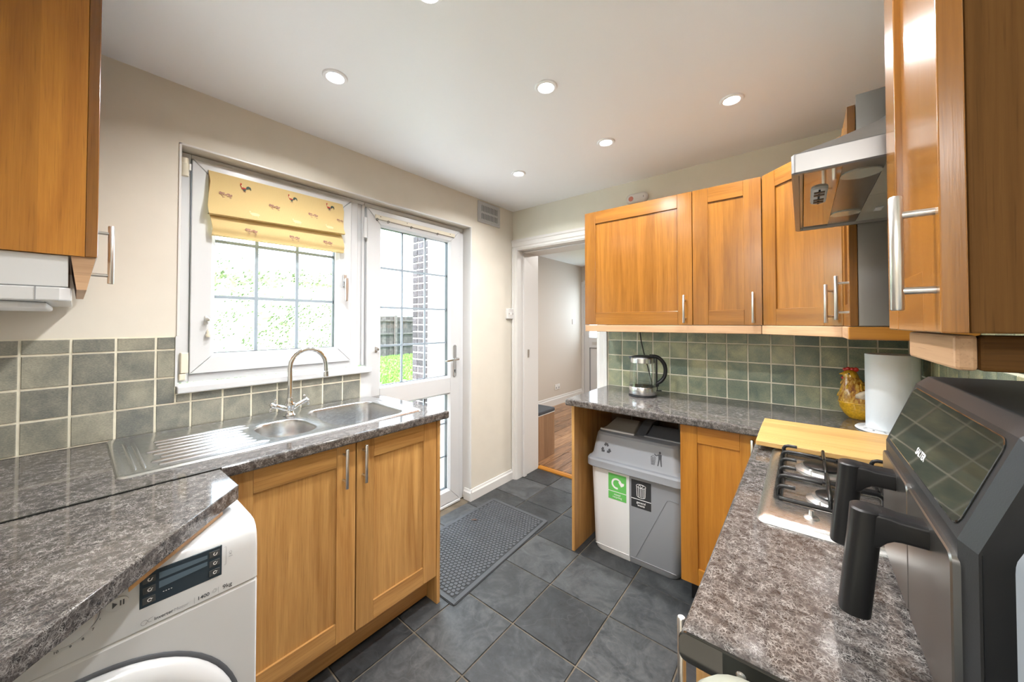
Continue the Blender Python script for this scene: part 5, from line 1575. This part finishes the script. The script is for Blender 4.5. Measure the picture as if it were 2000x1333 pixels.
def add_rooster(prof, y, z, s_, tilt):
    P = motif_map(prof, y, z, s_, tilt)
    b = MB()
    for mi, pts, _ in rooster:
        b.poly([P(a, c_, 0.0002 * mi) for a, c_ in pts], mi)
    b.build('rooster_motif', [M['red'], M['dkgreen'], M['sheep'], M['cowbrown']], bl)
def add_blobs(prof, y, z, s_, tilt, mat, name, seed):
    P = motif_map(prof, y, z, s_, tilt)
    rn = random.Random(seed)
    b = MB()
    if name == 'cow_motif':
        for a, c_, rx_, ry_ in ((-1.3, 0.25, 0.38, 0.45), (-0.7, 0.35, 0.5, 0.28), (-0.5, -0.1, 0.22, 0.2), (0.0, 0.0, 0.24, 0.26), (0.6, 0.25, 0.5, 0.3), (1.0, -0.1, 0.38, 0.3), (1.35, 0.1, 0.2, 0.3), (-0.9, -0.35, 0.2, 0.15), (0.5, -0.4, 0.3, 0.12), (-0.75, -0.85, 0.1, 0.25), (-0.45, -0.85, 0.08, 0.22), (0.95, -0.85, 0.1, 0.25), (1.2, -0.85, 0.08, 0.22)):
            b.poly([P(a + p * 1.0, c_ + q) for p, q in ell(0, 0, rx_ * rn.uniform(0.8, 1.1), ry_ * rn.uniform(0.8, 1.1), 8)])
    else:
        b.poly([P(p, q) for p, q in ell(0, 0, 1.3, 0.55, 12)])
        b.poly([P(p, q) for p, q in ell(-1.2, 0.6, 0.25, 0.3, 8)])
        for a in (-0.8, 0.7):
            b.poly([P(a, -0.4), P(a + 0.12, -0.4), P(a + 0.12, -0.95), P(a, -0.95)])
    b.build(name, mat, bl)
def zt(y, z):
    return z
for y, z in ((-1.915, 1.962), (-1.718, 1.966), (-1.532, 1.970)):
    add_rooster(up, y, z, 0.0165, 0.022)
for k, (y, z) in enumerate(((-1.985, 1.912), (-1.795, 1.905), (-1.618, 1.905), (-1.478, 1.908))):
    add_blobs(up, y, z, 0.0148 if k < 3 else 0.011, 0.022, M['cowbrown'], 'cow_motif', k)
for k, (y, z) in enumerate(((-1.880, 1.845), (-1.700, 1.850), (-1.540, 1.856))):
    add_blobs(up, y, z, 0.0150, 0.022, M['sheep'], 'sheep_motif', k)
for k, (y, z) in enumerate(((-1.890, 1.766), (-1.708, 1.768), (-1.545, 1.772))):
    add_blobs(lo, y, z, 0.0150, 0.006, M['cowbrown'], 'cow_motif', 10 + k)
# ivory fittings of an older blind
t = thing('blind_bracket', 'ivory plastic blind bracket high in the window corner beside the yellow blind', 'bracket', (-0.05, -2.118, 2.0))
MB().lathe([(0, -0.045), (0.013, -0.045), (0.013, -0.018), (0.014, -0.016), (0.014, 0.006), (0.012, 0.008), (0.012, 0.030), (0, 0.032)], (-0.05, -2.122, 2.0), 18).build('roller_end', M['ivory'], t, smooth=40)
MB().box(-0.085, -2.108, 1.985, -0.055, -2.100, 2.015).build('clip', M['satin'], t, bevel=0.002)
MB().box(-0.084, -2.139, 2.02, -0.040, -2.134, 2.045).build('wall_plate', M['ivory'], t)
t = thing('blind_bracket', 'ivory plastic bracket low in the window corner just above the sill', 'bracket', (-0.06, -2.11, 1.13))
MB().box(-0.084, -2.126, 1.128, -0.048, -2.102, 1.213).build('body', M['ivory'], t, bevel=0.003)
MB().box(-0.080, -2.130, 1.098, -0.050, -2.108, 1.126).build('clip', M['ivory'], t, bevel=0.004)
def cleat(y, z, label):
    t = thing('cord_cleat', label, 'cord cleat', (-0.07, y, z))
    MB().loft([[(x, y + a, z + c_) for a, c_ in rrect(-0.0065 + i, -0.019 + i, 0.0065 - i, 0.019 - i, 0.005, 4)] for x, i in ((-0.0705, 0), (-0.067, 0), (-0.066, 0.001))]).build('back_plate', M['satin'], t, smooth=40)
    MB().lathe([(0, 0), (0.004, 0), (0.004, 0.010), (0.009, 0.012), (0.011, 0.018), (0.008, 0.023), (0, 0.024)], (-0.066, y, z + 0.002), 16, axis=(1, 0, 0)).build('knob', M['satin'], t, smooth=50)
cleat(-2.043, 1.350, 'small metal cord cleat on the left stile of the window')
cleat(-1.242, 1.176, 'small metal cord cleat on the left stile of the glazed door')
t = thing('cord_pull', 'yellowed acorn cord pull hanging below the cleat on the window', 'cord pull', (-0.06, -2.036, 1.29))
MB().lathe([(0, -0.016), (0.009, -0.015), (0.011, -0.006), (0.006, 0.002), (0.008, 0.010), (0.004, 0.018), (0, 0.019)], (-0.058, -2.036, 1.292), 16).build('acorn', M['ivory'], t, smooth=50)
MB().tube([(-0.058, -2.036, 1.31), (-0.056, -2.039, 1.35)], 0.0012, 6).build('cord', M['wprint'], t)
t = thing('net_curtain_rail', 'ivory curtain track with small hooks along the top of the glazed door', 'curtain rail', (-0.065, -0.93, 1.99))
MB().box(-0.0705, -1.254, 1.977, -0.060, -0.612, 2.003).build('track', M['ivory'], t, bevel=0.003)
for y in (-1.245, -1.17, -1.00, -0.78):
    b = MB()
    b.tube([(-0.060 + 0.004 * math.cos(a) + 0.002, y + 0.006 * math.sin(a), 1.972 + 0.007 * math.cos(a)) for a in [2 * PI * k / 12 for k in range(13)]], 0.0014, 6)
    b.build('hook', M['black'], t)
for y in (-1.22, -1.03, -0.66):
    MB().lathe([(0, 0), (0.003, 0), (0.002, 0.001), (0, 0.0012)], (-0.060, y, 1.994), 8, axis=(1, 0, 0)).build('screw', M['black'], t)

# ------------------------------------------------------------------ wall and ceiling fittings
vg = thing('wall_vent', 'grey plastic louvre vent at the top of the window wall', 'vent', (0.0, -0.307, 2.212))
PV = PL((0.0005, -0.437, 2.128), (0, 1, 0), (0, 0, 1))
MB().loft([[PV(a, c_, d) for a, c_ in rrect(i, i, 0.258 - i, 0.168 - i, 0.004, 3)] for d, i in ((0, 0), (0.008, 0), (0.011, 0.004), (0.011, 0.012), (0.009, 0.016))]).build('faceplate', M['ventgrey'], vg)
b = MB()
for r0, r1 in ((0.090, 0.138), (0.030, 0.074)):
    for k in range(11):
        a = 0.038 + k * 0.0175
        b.ob(PV, a, a + 0.0072, r0, r1, 0.0085, 0.0094)
o = b.build('slot', M['gasket'], vg)
o['kind'] = 'stuff'
for a in (0.012, 0.246):
    for c_ in (0.012, 0.156):
        MB().lathe([(0, 0.002), (0.004, 0.0015), (0.005, 0), (0, 0)], PV(a, c_, 0.011), 10, axis=(1, 0, 0)).build('screw', M['satin'], vg)
PQ = PL((0.0003, -0.052, 1.416), (0, 1, 0), (0, 0, 1))
plate('wall_socket', 'white accessory plate with two screws on the window wall beside the inner doorway', 'socket', PQ, 0.086, 0.088, 0.022, M['white'], [('screw', -0.026, -0.021, -0.003, 0.003, M['ink']), ('screw', 0.021, 0.026, -0.003, 0.003, M['ink']), ('insert', -0.010, 0.010, -0.012, 0.012, M['wprint'])])
al = thing('heat_alarm', 'white oval alarm unit on the wall above the wide wall cabinet', 'alarm', (1.093, 0, 2.182))
PZ = PL((1.093, -0.0005, 2.182), (1, 0, 0), (0, 0, 1))
MB().loft([[PZ(a, c_, d) for a, c_ in rrect(-0.074 + i, -0.034 + i, 0.074 - i, 0.034 - i, 0.033 - i, 8)] for d, i in ((0, 0.002), (0.006, 0), (0.020, 0.001), (0.027, 0.006), (0.030, 0.014))]).build('case', M['white'], al, smooth=50)
MB().lathe([(0, 0.001), (0.015, 0.001), (0.017, 0.0), (0.0, 0.0)], PZ(-0.036, -0.002, 0.030), 20, axis=(0, -1, 0)).build('button', plain('alarm_button', (0.55, 0.20, 0.16), 0.3), al, smooth=40)
MB().ob(PZ, 0.047, 0.050, -0.006, 0.006, 0.0295, 0.0310).build('indicator', M['ink'], al)
# recessed downlights
def downlight(x, y, label):
    t = thing('downlight', label, 'downlight', (x, y, H), 'recessed ceiling downlights')
    MB().lathe([(0.030, -0.003), (0.033, -0.006), (0.043, -0.006), (0.046, -0.002), (0.046, 0.0), (0.030, 0.0)], (x, y, H - 0.0003), 36).build('bezel', M['ceil'], t, smooth=40)
    MB().lathe([(0, -0.0030), (0.0300, -0.0030), (0.0300, -0.0005), (0, -0.0005)], (x, y, H - 0.0003), 30).build('lamp', M['lampglow'], t, smooth=40)
    lamp('downlight_lamp', 'AREA', (0, 0, -0.012), (0, 0, 0), LAMP_W, (1.0, 0.99, 0.975), t, shape='DISK', size=0.075, spread=math.radians(150))
for x, y, lb in ((0.535, -0.60, 'lit downlight in the ceiling nearest the wall vent, in front of the inner doorway'),
                 (1.145, -0.620, 'lit downlight in the ceiling in front of the wide wall cabinet'),
                 (1.723, -0.618, 'lit downlight in the ceiling closest to the chimney cooker hood'),
                 (1.145, -1.195, 'lit downlight in the middle of the ceiling'),
                 (0.535, -1.770, 'lit downlight in the ceiling in front of the roman blind'),
                 (1.113, -1.765, 'lit downlight at the top edge, nearest the camera'),
                 (1.723, -1.770, 'lit downlight in the ceiling beside the nearest wall cabinet on the right')):
    downlight(x, y, lb)

for x, y, lb in ((1.66, -0.20, 'cream round cabinet light under the narrow wall cabinet'), (2.215, -0.70, 'cream round cabinet light under the slim wall cabinet by the hood')):
    t = thing('cabinet_light', lb, 'light', (x, y, 1.327), 'unlit cabinet lights')
    MB().lathe([(0, 0), (0.034, 0), (0.036, -0.004), (0.033, -0.018), (0.026, -0.024), (0, -0.026)], (x, y, 1.3265), 24).build('lens', M['ivory'], t, smooth=40)

# ------------------------------------------------------------------ garden
gz = -0.03
struct(MB().box(-16, -9, -0.3, -0.28, 14, gz - 0.02).build('ground', M['lawn']))
pv = struct(MB().box(-3.0, -9, gz - 0.02, -0.28, -0.02, gz).build('patio', M['paving']))
gr = MB()
rn = random.Random(5)
for k in range(9000):
    x, y = rn.uniform(-11.4, -4.5), rn.uniform(0.5, 8.5)
    a = rn.uniform(0, PI)
    h = rn.uniform(0.04, 0.09)
    dx, dy = math.cos(a) * 0.03, math.sin(a) * 0.03
    gr.add([(x - dx, y - dy, gz - 0.02), (x + dx, y + dy, gz - 0.02), (x + dy * 0.6, y - dx * 0.6, gz - 0.02 + h)], [(0, 1, 2)])
o = gr.build('grass', M['grass'], None, (-8, 4, gz))
tag(o, 'short green lawn grass seen through the glazed door', 'grass', None, 'stuff')
fe = thing('garden_fence', 'dark weathered board fence at the far end of the lawn', 'fence', (-11.6, 5.5, gz))
fx = -11.6
y = 2.0
k = 0
while y < 9.5:
    MB().box(fx - 0.02 + (0.012 if k % 2 else 0), y, gz - 0.02, fx + (0.012 if k % 2 else 0), y + 0.172, 1.62 + rn.uniform(-0.012, 0.012)).build('board', M['fence'], fe)
    y += 0.175
    k += 1
for z in (0.35, 0.85, 1.40):
    MB().box(fx + 0.0125, 2.0, z, fx + 0.06, 9.5, z + 0.08).build('rail', M['fence'], fe)
for y in (2.4, 4.3, 6.2, 8.1):
    MB().box(fx + 0.0605, y, gz - 0.02, fx + 0.15, y + 0.10, 1.66).build('post', M['fence'], fe)
# hedge: pale core and thousands of leaves, blown-out sun and shade in their colours
hg = thing('hedge', 'tall sunlit leafy hedge right outside the kitchen window', 'hedge', (-3.6, -2.2, gz))
b = MB()
loops = []
for x0, x1, z in ((-4.1, -3.25, gz - 0.02), (-4.1, -3.15, 0.8), (-4.05, -3.2, 1.6), (-3.9, -3.35, 2.0)):
    loops.append([(x0, -5.2, z), (x1, -5.2, z), (x1, 0.20, z), (x0, 0.20, z)])
b.loft(loops).build('stems', M['leafcore'], hg)
b = MB()
for k in range(26000):
    y = rn.uniform(-5.2, 0.28)
    z = rn.uniform(0.3, 2.12) if k % 5 else rn.uniform(1.9, 2.25)
    f = max(0.0, (z - 1.5) / 0.7)
    x = -3.14 - 0.22 * f * rn.random() - rn.uniform(0, 0.12) + 0.05 * math.sin(y * 5 + z * 4)
    s_ = rn.uniform(0.012, 0.030)
    n_ = Vector((rn.uniform(0.0, 1), rn.uniform(-1, 1), rn.uniform(-0.3, 1))).normalized()
    u_ = n_.orthogonal().normalized()
    v_ = n_.cross(u_)
    p = Vector((x, y, z))
    b.add([p - u_ * s_ * 1.5, p - v_ * s_ * 0.7, p + u_ * s_ * 1.5, p + v_ * s_ * 0.7], [(0, 1, 2, 3)])
o = b.build('foliage', M['leaf'], hg)
o['kind'] = 'stuff'
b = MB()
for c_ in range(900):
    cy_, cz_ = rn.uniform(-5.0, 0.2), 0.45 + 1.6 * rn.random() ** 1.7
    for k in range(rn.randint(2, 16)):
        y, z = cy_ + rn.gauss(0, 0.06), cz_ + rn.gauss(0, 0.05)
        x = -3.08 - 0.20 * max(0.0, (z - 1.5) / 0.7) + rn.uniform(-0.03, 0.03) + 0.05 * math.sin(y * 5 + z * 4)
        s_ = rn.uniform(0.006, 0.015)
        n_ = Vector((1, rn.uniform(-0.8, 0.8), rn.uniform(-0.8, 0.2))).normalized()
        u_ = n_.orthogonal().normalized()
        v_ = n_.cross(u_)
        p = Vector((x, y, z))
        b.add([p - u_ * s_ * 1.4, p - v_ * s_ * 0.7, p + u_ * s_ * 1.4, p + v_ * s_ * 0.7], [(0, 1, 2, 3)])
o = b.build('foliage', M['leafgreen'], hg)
o['kind'] = 'stuff'
# brick corner of the dining room and the white wall next to it
bp = thing('brick_pier', 'dark brick corner pier with pale mortar outside the glazed door', 'pier', (-1.25, -0.04, gz))
MB().box(-1.385, -0.042, gz, -1.125, -0.0005, 2.75).build('mortar', M['mortar'], bp)
z = gz + 0.005
r = 0
shared = {}
def brick_at(x0, x1, z):
    w_ = round(x1 - x0, 3)
    if w_ not in shared:
        q = MB()
        q.add([(0, 0, 0), (w_, 0, 0), (w_, 0, 0.064), (0, 0, 0.064), (0.003, -0.010, 0.003), (w_ - 0.003, -0.010, 0.003), (w_ - 0.003, -0.010, 0.061), (0.003, -0.010, 0.061)],
              [(4, 5, 6, 7), (0, 1, 5, 4), (1, 2, 6, 5), (2, 3, 7, 6), (3, 0, 4, 7)])
        shared[w_] = q.mesh('brick', M['brick'])
    o = bpy.data.objects.new('brick', shared[w_])
    COL.objects.link(o)
    o.parent = bp
    o.location = Vector((x0, -0.0415 + rn.uniform(-0.002, 0.002), z)) - Vector(LOC[bp.name])
while z < 2.68:
    seq = [(-1.383, -1.300), (-1.289, -1.206), (-1.195, -1.128)] if r % 2 else [(-1.383, -1.300), (-1.289, -1.128)]
    for x0, x1 in seq:
        brick_at(x0, x1, z)
    z += 0.075
    r += 1
struct(MB().box(-1.124, -0.030, gz, -0.2805, -0.0005, 2.75).build('wall_outside', M['render']))
